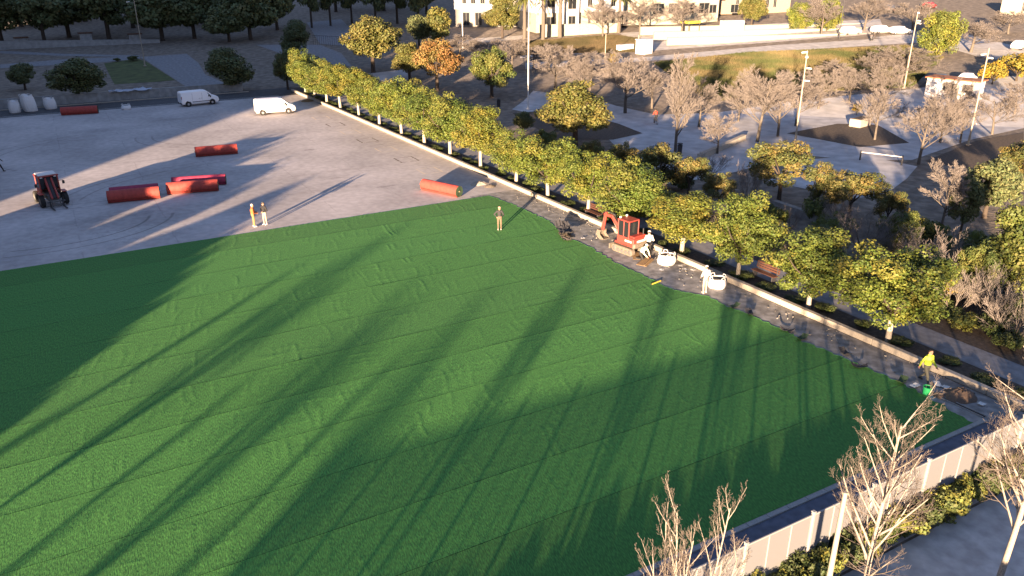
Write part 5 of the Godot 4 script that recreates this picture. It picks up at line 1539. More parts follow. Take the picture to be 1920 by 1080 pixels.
func vegetation() -> void:
	# the row behind the kerb
	rng.seed = 41
	var row := [[-118.5, 5.4], [-114.0, 4.6], [-109.0, 4.5], [-103.5, 4.6], [-97.4, 5.0], [-90.5, 4.9], [-84.0, 5.2], [-78.4, 4.8], [-72.2, 5.1], [-65.8, 4.9], [-59.7, 4.7], [-54.4, 5.3], [-49.0, 4.9], [-43.8, 5.2], [-38.3, 4.4], [-33.3, 5.1], [-27.9, 4.7], [-22.8, 5.0]]
	var names := {0: "green street tree at the end of the row nearest the two white vans", 10: "green street tree beside the rubble heaps at the turf corner",
		11: "green street tree between the rubble heaps and the red excavator", 12: "green street tree between the rubble heaps and the red excavator",
		13: "green street tree directly behind the cab of the red excavator", 14: "yellow-green street tree behind the bulk bag of rubble", 15: "green street tree behind the slumped bulk bag and the worker in white shirt",
		16: "second street tree from the end of the row near the hi-vis worker", 17: "broad street tree at the end of the row beside the hi-vis worker"}
	for i in row.size():
		var r: Array = row[i]
		put("street%d" % [(i * 3 + i / 4) % 4], [kerb_x(r[0]) + 1.0 + rng.randf_range(-0.1, 0.1), r[0], r[1] * (rng.randf_range(1.12, 1.3) if i < 10 else rng.randf_range(0.97, 1.07)), rng.randf_range(5.3, 6.7) + (0.8 if i < 10 else 0.0)], names.get(i, "rounded green street tree with white painted trunk beside the empty concrete yard"), "street trees behind the kerb", rng.randf() * TAU)
	# the same kind of row on the far touchline: its shade falls across the pitch
	for q in [[-25.0, 6.0, 4.6], [-19.2, 5.8, 4.2], [-14.6, 6.1, 4.0]]:
		var zz: float = (q[0] + 0.676 * 17.0) / 0.737
		put("thin", [-17.0, zz, q[1], q[2]], "thin-crowned tree on the far touchline shading the turf", "touchline trees")
	for q in [[-21.9, 3.2], [-16.5, 4.2], [-28.0, 4.0]]:  # unseen saplings, added to throw thin lines of shadow over the turf
		var zz: float = (q[0] + 0.676 * 17.5) / 0.737
		put("cone", [-17.5, zz, q[1], 1.3], "slender bare sapling, unseen and added for its thin shadow on the turf", "added touchline saplings")
	put("thin", [-3.4, -11.0, 5.2, 2.6], "thin-crowned young tree outside the fence beside the shortest bare tree", "")
	for q in [[-30.2, 2.0], [-31.4, 2.5], [-32.6, 2.9], [-33.9, 3.2], [-35.2, 3.5], [-36.5, 3.8], [-37.8, 4.4], [-39.2, 4.9], [-40.5, 3.2], [-41.6, 2.6], [-42.8, 4.4], [-44.2, 4.8], [-45.4, 4.9], [-46.6, 2.4], [-47.7, 2.7], [-49.0, 4.9], [-50.4, 5.2], [-51.8, 5.5], [-53.2, 5.3], [-54.6, 5.1]]:
		var zz: float = (q[0] + 0.676 * 16.0) / 0.737
		put("hedge", [-16.0, zz, q[1], 2.9], "dense dark hedge tree along the shaded side of the yard", "hedge trees beside the yard")
	# evergreen and leafy park trees
	put("olive0", [47.08, -128.50, 9.13, 11.21], "broad olive green tree, tallest beyond the far end of the row", "")
	put("olive1", [49.71, -119.58, 5.78, 7.04], "olive green tree between the tallest tree and the rust-brown tree", "")
	put("autumn", [50.15, -110.24, 7.42, 9.34], "rust-brown autumn tree behind the street row", "")
	put("mid0", [54.84, -101.97, 7.16, 7.49], "bright green tree standing beside the rust-brown tree", "")
	put("olive1", [47.77, -70.21, 6.78, 9.60], "wide yellow-green tree beside the brown planting bed", "")
	put("poplar", [64.93, -141.58, 8.08, 6.10], "slender two-tone tree standing by the dark bushes near the white block", "")
	put("dark0", [62.93, -145.90, 6.14, 6.22], "dark round evergreen beside the slender tree", "")
	put("olive1", [80.25, -144.54, 8.53, 8.55], "drooping olive tree in front of the white school block", "")
	put("dark1", [40.09, -147.27, 7.06, 6.98], "dark conical evergreen behind the far end of the street row", "")
	put("dark0", [31.67, -123.96, 6.21, 5.11], "dark evergreen at the far corner behind the vans", "")
	put("amber0", [42.70, -50.33, 4.76, 5.27], "amber and green tree with thin crown beside the walkway", "amber trees along the walkway")
	put("amber1", [42.60, -54.91, 3.93, 3.26], "amber and green tree with thin crown beside the walkway", "amber trees along the walkway")
	put("amber1", [44.52, -48.56, 3.76, 3.67], "amber and green tree with thin crown beside the walkway", "amber trees along the walkway")
	put("amber0", [50.58, -44.37, 5.29, 6.46], "dense amber-topped tree beside the seat wall", "")
	put("amber1", [50.97, -37.84, 4.05, 5.51], "amber-topped tree beyond the seat wall", "")
	for q in [["amber1", [43.70, -44.20, 3.49, 3.13]], ["amber0", [50.17, -40.18, 4.30, 3.43]], ["mid0", [41.84, -37.91, 3.05, 2.24]], ["mid1", [48.56, -31.51, 3.03, 2.87]], ["amber1", [51.64, -35.08, 3.15, 2.71]], ["dark0", [55.26, -31.61, 4.33, 2.65]], ["amber0", [42.40, -59.37, 3.32, 2.94]], ["mid0", [41.32, -66.06, 3.16, 3.13]], ["dark1", [43.82, -34.21, 1.91, 2.17]], ["mid1", [38.49, -44.05, 2.80, 2.53]], ["dark0", [46.05, -78.28, 2.64, 3.01]]]:
		put(q[0], q[1], "brushy small tree in the thicket between walkway and promenade", "thicket behind the walkway")
	for q in [["bush", [42.72, -40.46, 2.08, 2.81]], ["bush", [44.87, -30.99, 1.04, 2.23]], ["bush", [43.38, -39.94, 2.36, 2.65]], ["bush", [47.39, -29.79, 1.56, 2.58]], ["willowy", [39.54, -41.99, 2.11, 1.32]], ["bush", [44.74, -23.58, 1.00, 1.63]], ["shrub0", [38.46, -48.51, 2.52, 3.03]], ["shrub1", [43.42, -21.27, 1.75, 1.72]], ["shrub1", [44.87, -21.85, 1.18, 1.71]], ["shrub1", [45.45, -52.46, 1.95, 2.32]], ["shrub0", [49.10, -26.27, 1.93, 2.21]], ["willowy", [44.59, -34.65, 2.08, 2.59]], ["bush", [40.10, -38.11, 1.76, 2.67]], ["shrub0", [45.73, -24.20, 1.16, 2.48]], ["willowy", [52.19, -28.82, 1.70, 1.86]], ["shrub1", [45.78, -50.88, 1.55, 2.56]], ["bush", [41.85, -50.26, 1.32, 2.30]], ["bush", [43.01, -31.49, 1.10, 2.49]], ["shrub1", [44.52, -25.36, 1.67, 2.18]], ["bush", [44.06, -39.55, 1.92, 1.33]], ["willowy", [44.37, -52.67, 1.42, 2.13]], ["shrub0", [47.96, -36.47, 1.50, 3.01]], ["shrub0", [37.67, -46.67, 2.04, 2.33]], ["shrub1", [39.23, -42.45, 2.12, 2.46]], ["willowy", [48.21, -31.58, 1.30, 2.64]], ["bush", [49.54, -33.12, 1.84, 2.27]], ["willowy", [43.63, -40.23, 2.01, 1.33]], ["shrub0", [40.86, -30.23, 1.03, 1.93]], ["bush", [46.55, -26.67, 1.10, 2.44]], ["shrub0", [50.12, -28.58, 1.86, 2.52]], ["shrub1", [51.72, -26.63, 1.07, 2.46]], ["bush", [38.01, -45.85, 2.15, 2.03]], ["willowy", [48.40, -27.42, 1.74, 1.53]], ["shrub0", [48.69, -39.30, 1.85, 2.14]], ["bush", [49.83, -39.58, 1.53, 2.17]], ["shrub0", [50.12, -33.85, 1.71, 2.04]], ["bush", [41.39, -41.95, 1.41, 2.85]], ["bush", [40.44, -33.98, 2.07, 1.54]], ["bush", [42.56, -50.23, 2.54, 2.25]], ["bush", [40.96, -39.36, 1.60, 2.05]], ["shrub0", [51.69, -31.76, 1.92, 2.79]], ["shrub0", [39.25, -45.78, 1.53, 2.46]], ["shrub0", [44.04, -38.85, 2.30, 2.16]], ["shrub1", [49.03, -27.61, 1.96, 1.23]], ["bush", [49.83, -37.73, 2.40, 2.90]], ["bush", [47.52, -31.49, 1.14, 2.26]]]:
		put(q[0], q[1], "low brush in the thicket between walkway and promenade", "brush behind the walkway")
	put("dark0", [60.73, -33.20, 4.98, 5.23], "dark glossy evergreen behind the leafy green tree", "")
	put("mid1", [46.50, -23.12, 6.08, 5.77], "large leafy green tree at the edge of the shrub bed", "")
	put("mid0", [43.49, -23.50, 3.88, 2.70], "leafy green tree at the edge of the shrub bed, smaller one", "")
	put("amber0", [71.91, -36.76, 4.37, 5.02], "golden-tipped tree by the brown planting bed", "")
	put("gold", [46.07, -24.48, 2.37, 2.84], "golden yellow shrub beside the walkway", "golden shrubs")
	put("gold", [43.37, -24.90, 1.84, 2.17], "golden yellow shrub beside the walkway", "golden shrubs")
	put("gold", [121.68, -66.54, 3.86, 8.40], "yellow shrub beside the asphalt parking lane", "")
	put("gold", [117.11, -67.26, 2.95, 4.53], "small yellow-green shrub beside the asphalt parking lane", "")
	put("willowy", [129.94, -84.81, 7.40, 8.07], "tall feathery green shrub behind the flagpole lamp", "")
	put("willowy", [131.45, -115.84, 5.57, 5.86], "feathery yellow-green tree at the plaza edge", "feathery trees by the plaza")
	put("willowy", [135.58, -112.59, 6.13, 6.66], "feathery yellow-green tree at the plaza edge", "feathery trees by the plaza")
	put("olive0", [126.11, -123.46, 6.69, 6.63], "olive tree in front of the tan building", "")
	put("gold", [81.38, -109.13, 2.28, 2.79], "small green bush beside the park road", "")
	# dark pines and evergreens at the far left
	for q in [[-6.22, -200.18, 12.87, 13.98], [1.43, -195.88, 11.67, 11.85], [6.30, -203.61, 11.80, 13.58], [13.40, -194.72, 11.54, 13.27], [22.72, -185.87, 10.95, 13.05], [28.83, -184.43, 11.24, 12.07], [34.02, -175.56, 7.16, 9.65], [38.28, -175.46, 10.66, 11.87], [19.82, -209.59, 11.58, 14.43], [-2.46, -229.32, 11.71, 16.12], [11.22, -228.99, 12.04, 15.34], [36.18, -202.57, 11.00, 15.79], [30.42, -217.91, 11.54, 15.32], [46.27, -184.82, 10.46, 10.37]]:
		put("pine0" if fmod(absf(q[0]), 2.0) < 1.0 else "pine1", q, "dark pine in the shaded wood beyond the garden wall", "pines beyond the garden wall")
	for q in [[53.44, -182.90, 13.32, 6.95], [57.83, -183.27, 13.04, 7.04], [62.82, -183.26, 12.75, 7.13], [65.49, -175.22, 13.05, 8.08], [71.11, -176.61, 12.64, 8.24], [73.68, -170.62, 11.77, 8.09], [66.32, -204.94, 10.14, 11.84], [76.68, -198.82, 9.88, 13.14], [82.78, -186.56, 9.08, 10.15]]:
		put("pine1", q, "tall dark pine with bare lower trunk on the brown slope", "tall pines on the slope")
	put("dark0", [3.61, -126.65, 6.26, 9.01], "round dark evergreen in front of the far concrete wall", "round evergreens behind the yard")
	put("dark1", [23.74, -127.27, 6.47, 9.17], "round dark evergreen in front of the far concrete wall", "round evergreens behind the yard")
	put("dark0", [-2.82, -143.63, 4.07, 4.97], "dark bush on the bare earth behind the bulk bags", "")
	put("mid0", [12.03, -165.71, 0.75, 1.55], "small shrub at the edge of the shaded lawn", "shrubs at the shaded lawn")
	put("mid0", [14.65, -165.00, 0.94, 2.52], "small shrub at the edge of the shaded lawn", "shrubs at the shaded lawn")
	# palms by the white building
	for q in [[78.91, -133.71, 9.35, 5.89], [85.34, -137.51, 9.50, 6.12], [89.96, -138.58, 9.27, 6.24], [102.07, -135.62, 7.66, 5.94], [125.57, -136.76, 7.51, 6.82]]:
		put("palm", q, "slender palm with pale trunk in front of the white building", "palms by the white building")
	# bare trees in the park
	var bl := "bare winter tree with a pale haze of fine twigs in the park"
	var bg := "bare trees in the park"
	for q in [["bare0", [66.41, -116.42, 4.67, 6.90]], ["bare1", [64.65, -100.71, 6.17, 9.27]], ["bare2", [65.05, -92.40, 5.58, 7.31]], ["bare0", [63.97, -82.81, 7.15, 9.44]], ["bare1", [58.15, -59.67, 4.10, 4.52]], ["bare1", [76.43, -65.97, 6.05, 7.49]], ["bare0", [92.02, -71.13, 4.54, 5.88]], ["bare2", [77.85, -56.16, 5.62, 5.54]], ["bare1", [106.50, -74.05, 5.30, 11.35]], ["bare2", [91.84, -51.48, 4.74, 5.72]], ["bare0", [84.44, -50.52, 4.09, 4.55]], ["bare1", [136.71, -83.30, 4.97, 10.72]], ["bare0", [64.41, -131.55, 3.79, 7.49]], ["bare2", [66.55, -126.34, 3.71, 6.96]], ["bare2", [71.32, -112.82, 3.99, 6.87]], ["bare0", [96.58, -133.44, 6.51, 8.29]], ["bare1", [103.05, -129.98, 6.70, 9.33]], ["bare2", [108.58, -124.11, 7.19, 9.19]], ["bare0", [141.07, -108.26, 6.28, 9.31]], ["bare2", [146.97, -101.99, 5.62, 8.16]], ["bare1", [158.25, -90.00, 4.16, 8.93]], ["bare0", [130.91, -109.82, 6.36, 8.10]], ["bare1", [65.97, -71.19, 5.41, 5.96]], ["bare2", [68.94, -83.58, 5.21, 6.41]], ["bare0", [69.89, -62.65, 6.06, 6.57]], ["bare1", [86.57, -71.47, 4.99, 6.31]], ["bare2", [90.94, -65.10, 6.13, 6.10]], ["bare0", [82.54, -51.60, 4.43, 5.23]], ["bare1", [68.13, -98.22, 5.11, 7.10]], ["bare2", [96.58, -77.84, 4.09, 6.29]], ["bare0", [105.24, -77.56, 4.21, 7.11]], ["bare1", [95.52, -58.77, 4.72, 5.42]], ["bare2", [103.88, -56.06, 4.15, 5.52]], ["bare0", [72.41, -71.34, 4.95, 5.40]], ["bare1", [70.10, -115.83, 3.54, 6.10]]]:
		put(q[0], [q[1][0], q[1][1], q[1][2], q[1][3] * 1.2], bl, bg)
	put("cone", [55.05, -62.55, 8.95, 6.44], "tall narrow bare tree with upswept pale twigs beside the cyclist's path", "")
	put("bare2", [65.85, -61.74, 7.87, 9.06], "broad bare tree with forked trunk on the promenade beside the stacked-floodlight post", "")
	put("bare0", [71.85, -46.62, 6.30, 7.59], "broad bare tree with open round crown on the promenade by the soil bed", "")
	put("bare1", [54.43, -32.64, 5.13, 4.94], "bare tree with golden-lit twigs at the shrub bed", "")
	for q in [[47.31, -31.00, 2.25, 3.19], [42.01, -25.68, 2.66, 3.40], [42.64, -21.88, 3.15, 3.47], [41.53, -27.84, 2.06, 2.56], [42.66, -33.66, 2.25, 2.48], [45.51, -38.58, 2.03, 2.34], [46.16, -32.63, 3.02, 4.65], [46.58, -35.74, 2.45, 2.26], [45.65, -27.50, 3.56, 4.59], [41.65, -23.27, 3.81, 3.81], [41.15, -19.68, 3.59, 4.09], [42.55, -34.93, 1.91, 2.53], [47.84, -45.22, 3.53, 2.58], [51.17, -53.24, 2.22, 3.88], [44.89, -92.39, 2.47, 4.05], [45.37, -86.76, 2.12, 3.88]]:
		put("bush", q, "leafless tangled shrub in the bed behind the walkway", "leafless shrubs behind the walkway")
	# near trees and hedge by the fence
	put("multi", [11.0, -11.0, 7.2, 4.0], "bare tree of several pale upright stems in front of the mesh fence", "", 0.0)
	put("near0", [17.75, -10.7, 7.6, 4.8], "bare tree with one straight pale trunk beside the near lamp post", "", 0.4)
	put("near1", [23.4, -9.7, 8.0, 5.2], "bare tree with thick white trunk growing from the near pavement", "", 2.0)
	put("near1", [5.0, -11.0, 5.0, 3.4], "bare tree outside the fence, shortest of those in line with the near lamp post", "", 1.0)
	put("near0", [32.5, -12.0, 6.2, 4.6], "bare thin tree at the fence corner by the sand heap", "", 3.0)
	rng.seed = 15
	for i in 38:
		var x := -1.0 + i * 0.95 + rng.randf_range(-0.2, 0.2)
		put("shrub0" if rng.randf() < 0.55 else "shrub1", [x, -12.75 + rng.randf_range(-0.08, 0.1), rng.randf_range(0.9, 1.35), rng.randf_range(1.3, 1.9)], "leafy green shrub in the hedge at the foot of the mesh fence", "hedge shrubs by the fence", rng.randf() * TAU, 0.75)
	# unseen hedge added behind the camera to shade the near pavement
	for i in 22:
		put("dark1", [-8.0 + i * 1.9, -1.5, 2.4, 3.4], "added unseen hedge shrub that shades the near pavement", "added shade hedge shrubs")
	# low plants under the row
	for i in 46:
		var zz := -118.0 + i * 2.28 + rng.randf_range(-0.4, 0.4)
		put("shrub1", [kerb_x(zz) + 1.35 + rng.randf_range(-0.4, 0.4), zz, rng.randf_range(0.25, 0.55), rng.randf_range(0.9, 1.7)], "low dark green plant in the soil strip under the street trees", "low plants under the street trees")
	for i in 16:
		var zz := -34.0 + i * 1.35
		put("shrub1" if i % 3 else "shrub0", [40.6 + rng.randf_range(-0.5, 0.9), zz, rng.randf_range(0.7, 1.4), rng.randf_range(1.6, 2.4)], "dense green shrub at the edge of the walkway", "shrubs beside the walkway")
	lawn_grass([Vector2(88.52, -107.70), Vector2(106.99, -105.13), Vector2(133.64, -93.29), Vector2(129.20, -83.04), Vector2(106.81, -72.56), Vector2(86.44, -81.07), Vector2(77.57, -82.06), Vector2(81.78, -91.85)], 60000, 5, "short dry grass of the golden lawn between promenade and park road", [Color(0.055, 0.068, 0.018), Color(0.13, 0.105, 0.045)])
	lawn_grass([Vector2(79.36, -139.12), Vector2(99.70, -134.19), Vector2(102.06, -124.60), Vector2(92.97, -116.99), Vector2(80.48, -123.86), Vector2(73.61, -127.14)], 24000, 6, "short tan grass before the white building", [Color(0.07, 0.06, 0.025), Color(0.12, 0.09, 0.045)])
	# distant tree belt
	for i in 26:
		var q := [60.0 + i * 14.0, -380.0 + i * 6.5, rng.randf_range(8, 12), rng.randf_range(10, 15)]
		put("mid0" if i % 2 else "olive0", q, "distant tree in the belt beyond the houses", "distant tree belt")

func lawn_grass(pts: Array, n: int, sd: int, label: String, cols: Array) -> void:
	# short tufts on a lawn; nobody could count them
	rng.seed = sd
	var b := MB.new()
	for i in 5:
		var a := TAU * i / 5.0
		var d := Vector3(cos(a), 0, sin(a))
		var s := Vector3(-sin(a), 0, cos(a))
		b.tri(d * 0.05 - s * 0.035, d * 0.05 + s * 0.035, d * 0.11 + Vector3(0, 0.17, 0))
	var mm := MultiMesh.new()
	mm.transform_format = MultiMesh.TRANSFORM_3D
	mm.use_colors = true
	mm.mesh = b.mesh()
	var poly := PackedVector2Array(pts)
	var lo := pts[0] as Vector2
	var hi := pts[0] as Vector2
	for p in pts:
		lo = lo.min(p); hi = hi.max(p)
	var nz := FastNoiseLite.new(); nz.seed = sd; nz.frequency = 0.09
	var list: Array = []
	while list.size() < n:
		var p := Vector2(rng.randf_range(lo.x, hi.x), rng.randf_range(lo.y, hi.y))
		if not Geometry2D.is_point_in_polygon(p, poly): continue
		list.append(p)
	mm.instance_count = n
	for i in n:
		var p: Vector2 = list[i]
		var k := rng.randf_range(0.8, 1.7)
		mm.set_instance_transform(i, Transform3D(Basis(Vector3.UP, rng.randf() * TAU).scaled(Vector3(k, k * rng.randf_range(0.7, 1.2), k)), Vector3(p.x, MB.rise(p.x, p.y), p.y)))
		var t := clampf(nz.get_noise_2d(p.x, p.y) * 1.6 + 0.5, 0, 1)
		mm.set_instance_color(i, (cols[0] as Color).lerp(cols[1], t) * rng.randf_range(0.8, 1.2))
	var o := MultiMeshInstance3D.new()
	o.name = numbered("lawn_grass")
	o.multimesh = mm
	o.material_override = M.leaf
	add_child(o)
	tag(o, label, "grass")
	o.set_meta("kind", "stuff")

func heap(called: String, label: String, category: String, at: Vector3, r: Vector3, m: Material, sd: int) -> void:
	rng.seed = sd
	var nz := FastNoiseLite.new(); nz.seed = sd; nz.frequency = 2.2
	var b := MB.new()
	var n := 18
	var rings: Array = []
	for i in 8:
		var t := i / 7.0
		var ring: Array = []
		for j in n:
			var a := TAU * j / n
			var k := (1.0 - t) * (1.0 + 0.25 * nz.get_noise_2d(cos(a) * 1.5, sin(a) * 1.5))
			ring.append(Vector3(cos(a) * r.x * k, r.y * (1.0 - pow(1.0 - t, 2.0)) * (0.85 + 0.3 * nz.get_noise_2d(a * 2.0, t * 3.0)) - 0.02, sin(a) * r.z * k))
		rings.append(ring)
	b.loft(rings, true, true)
	var o := part(numbered(called), b.mesh(), m, self)
	o.position = at
	tag(o, label, category)

func sheet(called: String, label: String, category: String, at: Vector3, turn: float, w: float, l: float, bump: float, m: Material, sd: int, group := "", curl := 0.0) -> void:
	var nz := FastNoiseLite.new(); nz.seed = sd; nz.frequency = 1.4
	var b := MB.new()
	var nx := 12
	var ny := 12
	for i in nx:
		for j in ny:
			var q: Array = []
			for k in [[0, 0], [1, 0], [1, 1], [0, 1]]:
				var u: float = (i + k[0]) / float(nx) - 0.5
				var v: float = (j + k[1]) / float(ny) - 0.5
				var x := u * w * (1.0 + 0.2 * nz.get_noise_2d(v * 4.0, 9.0))
				var zz := v * l * (1.0 + 0.2 * nz.get_noise_2d(u * 4.0, 3.0))
				q.append(Vector3(x, 0.03 + bump * (0.5 + 0.9 * absf(nz.get_noise_2d(x * 1.5, zz * 1.5))) + curl * pow(absf(u) * 2.0, 3.0), zz))
			b.quad(q[0], q[3], q[2], q[1])
	var o := part(numbered(called), b.mesh(), m, self)
	o.position = at
	o.rotation.y = turn
	tag(o, label, category, group)

func objects() -> void:
	# ---- turf rolls
	turf_roll("dark red turf roll lying by the road at the far end of the yard", Vector3(1.0, 0, -117.0), Vector3(5.2, 0, -116.3), 0.5, M.backing)
	turf_roll("single red turf roll lying alone in the middle of the yard", Vector3(11.7, 0, -84.6), Vector3(15.7, 0, -84.1), 0.5, M.backing)
	turf_roll("red turf roll in the pair nearer the red tractor", Vector3(2.6, 0, -71.0), Vector3(6.5, 0, -70.5), 0.5, M.backing)
	turf_roll("magenta turf roll in the pair nearer the red tractor", Vector3(2.9, 0, -72.4), Vector3(6.6, 0, -71.9), 0.46, M.backing_magenta)
	turf_roll("orange-red turf roll in the pair farther from the red tractor", Vector3(7.2, 0, -71.4), Vector3(11.2, 0, -70.5), 0.5, M.backing)
	turf_roll("magenta turf roll in the pair farther from the red tractor", Vector3(7.9, 0, -73.4), Vector3(12.2, 0, -72.3), 0.46, M.backing_magenta)
	turf_roll("red turf roll lying at the far edge of the green turf", Vector3(26.6, 0, -62.0), Vector3(28.2, 0, -58.3), 0.48, M.backing)
	# ---- vehicles
	van("white panel van parked in shade on the road at the far end of the yard", Vector3(17.6, 0, -116.6), 0.12)
	van("white panel van in sunlight near the far corner of the kerb", Vector3(24.9, 0, -104.9), -0.12)
	excavator(Vector3(32.35, 0, -40.6), deg_to_rad(99))
	telehandler(Vector3(-1.4, 0, -73.2), deg_to_rad(-78))
	car("dark blue parked car beside the white hut", Vector3(111.35, 1.68, -71.41), deg_to_rad(20), M.car_blue)
	car("white parked car beside the dark blue car and the hut", Vector3(114.92, 1.79, -69.69), deg_to_rad(16), M.van_white)
	car("white parked car by the plaza beside the motor scooter", Vector3(141.57, 5.03, -104.63), deg_to_rad(-20), M.van_white)
	car("white parked car by the plaza nearest the feathery shrub", Vector3(143.22, 4.98, -101.76), deg_to_rad(-30), M.van_white)
	car("dark grey car in the far car park row", Vector3(166.51, 7.29, -121.95), deg_to_rad(10), M.car_grey, "")
	car("black car between the grey and red cars in the far car park", Vector3(166.34, 7.12, -118.84), deg_to_rad(10), M.plastic_black, "")
	car("red car at the end of the far car park row", Vector3(177.21, 7.77, -119.80), deg_to_rad(10), M.car_red)
	car("pale car parked beyond the yellow shrubs and asphalt lane", Vector3(145.35, 4.02, -80.47), deg_to_rad(20), M.van_white)
	car("low white car parked behind the plaza lawn edge", Vector3(136.04, 4.86, -107.38), deg_to_rad(-10), M.van_white)
	# ---- people
	var W := Color(0.42, 0.42, 0.42)
	person("person in orange jacket and tan trousers standing at the turf edge talking", Vector3(11.45, 0, -58.7), deg_to_rad(80), "talk", {"top": Color(0.42, 0.11, 0.03), "legs": Color(0.28, 0.17, 0.07), "shoe": Color(0.5, 0.5, 0.5), "hair": Color(0.5, 0.45, 0.4)})
	person("person in black jacket and pale trousers standing beside the orange-jacketed person", Vector3(12.3, 0, -58.8), deg_to_rad(-60), "hips", {"top": Color(0.018, 0.018, 0.02), "legs": Color(0.32, 0.27, 0.22), "shoe": Color(0.65, 0.65, 0.65), "cap": Color(0.05, 0.05, 0.05)})
	person("person in dark shirt standing alone on the green turf", Vector3(26.9, 0.03, -49.0), deg_to_rad(-30), "hips", {"top": Color(0.03, 0.028, 0.035), "legs": Color(0.13, 0.10, 0.07), "shoe": Color(0.5, 0.45, 0.42), "cap": Color(0.35, 0.22, 0.18)})
	person("dark clothed person walking in the shaded part of the yard", Vector3(-5.25, 0, -87.4), deg_to_rad(70), "walk", {"top": Color(0.012, 0.012, 0.015), "legs": Color(0.012, 0.012, 0.015)})
	person("person in white jacket standing by the excavator tracks", Vector3(32.75, 0, -39.1), deg_to_rad(150), "talk", {"top": W, "legs": Color(0.012, 0.012, 0.014), "cap": W}, 1.05)
	person("person in pale green shirt kneeling over a board by the excavator", Vector3(32.1, 0, -38.9), deg_to_rad(20), "kneel", {"top": Color(0.62, 0.66, 0.5), "legs": Color(0.02, 0.02, 0.022), "cap": W})
	person("person in white shirt standing at the turf edge beside the slumped bulk bag", Vector3(31.75, 0, -32.5), deg_to_rad(170), "talk", {"top": W, "legs": Color(0.3, 0.26, 0.22), "shoe": Color(0.5, 0.42, 0.35), "cap": W})
	person("person in yellow hi-vis vest walking beside the green bucket", Vector3(33.15, 0, -19.1), deg_to_rad(-10), "walk", {"top": Color(0.5, 0.62, 0.05), "legs": Color(0.10, 0.10, 0.08), "vest": Color(0.58, 0.74, 0.06), "shoe": Color(0.03, 0.03, 0.03)})
	var cy := Vector3(62.80, 0, -75.26)
	bicycle(cy, deg_to_rad(160))
	person("person in red top riding the bicycle along the park path", cy, deg_to_rad(160), "ride", {"top": Color(0.4, 0.05, 0.03), "legs": Color(0.015, 0.015, 0.018)})
	var sc := Vector3(133.37, 4.36, -100.42)
	scooter(sc, deg_to_rad(-70))
	person("dark clothed person riding the motor scooter near the plaza", sc + Vector3(0, -0.1, 0), deg_to_rad(-70), "ride", {"top": Color(0.02, 0.02, 0.025), "legs": Color(0.02, 0.02, 0.025), "cap": Color(0.5, 0.5, 0.5)})
	# ---- bags, boards and rubble
	bulk_bag("bulk_bag", "squat white bulk bag of rubble beside the excavator", Vector3(33.0, 0, -37.5), 0.3, 1.0, 0.66, 0.0, M.sand)
	bulk_bag("bulk_bag", "slumped white bulk bag beside the worker in white shirt", Vector3(33.1, 0, -32.9), 0.7, 1.0, 0.55, 0.1, M.rubber_sheet)
	bulk_bag("bulk_bag", "upright white bulk bag by the far wall, farthest of three from the red roll", Vector3(-4.1, 0, -122.0), 0.1, 1.25, 1.5, 0.0, M.bag_white)
	bulk_bag("bulk_bag", "tall leaning white bulk bag between two shorter ones by the far wall", Vector3(-2.3, 0, -122.1), 0.3, 1.5, 2.1, -0.3, M.bag_white)
	bulk_bag("bulk_bag", "white bulk bag by the far wall, nearest of three to the red roll", Vector3(0.0, 0, -122.8), 0.2, 1.35, 1.4, -0.1, M.bag_white)
	bulk_bag("round_tub", "small round white sack lying on the road line", Vector3(8.6, 0, -117.6), 0.0, 1.1, 0.55, 0.0, M.stone_grey)
	sheet("plastic_sheet", "crumpled pale blue plastic film heaped against the far concrete wall", "sheet", Vector3(10.2, 0.75, -126.0), 0.0, 5.4, 0.9, 0.75, M.film_blue, 3)
	sheet("rubber_sheet", "dark folded turf offcut heaped at the pitch edge", "offcut", Vector3(30.6, 0.02, -45.9), deg_to_rad(70), 2.6, 1.0, 0.35, M.rubber_sheet, 5, "", 0.3)
	sheet("brown_mat", "brown mat lying at the pitch edge under the dark offcut", "mat", Vector3(30.1, 0.03, -45.2), deg_to_rad(70), 2.0, 0.6, 0.12, M.machine_tan, 6)
	var offs := [Vector3(31.70, 0, -30.05), Vector3(31.81, 0, -28.88), Vector3(31.90, 0, -26.28), Vector3(31.81, 0, -25.22), Vector3(32.43, 0, -22.97), Vector3(31.80, 0, -21.64), Vector3(32.29, 0, -19.65)]
	for i in offs.size():
		sheet("turf_offcut", "small dark curled turf offcut at the wavy pitch edge", "offcut", offs[i] + Vector3(0, 0.02, 0), i * 1.1, 0.75, 0.35, 0.08, M.rubber_sheet if i % 3 else M.roll_edge, 20 + i, "curled offcuts at the pitch edge", 0.14)
	for q in [[Vector3(31.9, 0.05, -38.3), 0.5, 1.3, "tan plywood board lying in front of the kneeling worker"], [Vector3(32.2, 0.03, -39.5), 1.0, 1.2, "tan plywood board lying beside the excavator track"]]:
		var o := thing("plywood_board", q[3], "board", q[0], q[1])
		boxes("sheet", [[Vector3(0, 0.01, 0), Vector3(q[2], 0.03, 0.7), Basis(Vector3(0, 0, 1), 0.06)]], M.wood, o, 0.004)
		boxes("batten", [[Vector3(0, 0.06, 0.2), Vector3(q[2], 0.05, 0.06), Basis(Vector3(0, 0, 1), 0.06)]], M.wood, o, 0.004)
	heap("sand_heap", "pale brown heap of sand at the near corner of the strip", "heap", Vector3(33.5, 0, -17.5), Vector3(0.85, 0.45, 0.7), M.sand, 3)
	heap("sand_heap", "small mound of sand beside the larger heap near the bucket", "heap", Vector3(32.75, 0, -18.0), Vector3(0.35, 0.18, 0.3), M.sand, 4)
	heap("rubble_heap", "small pale rubble heap at the kerb by the far turf corner", "heap", Vector3(31.5, 0, -61.2), Vector3(0.9, 0.3, 0.6), M.kerb, 5)
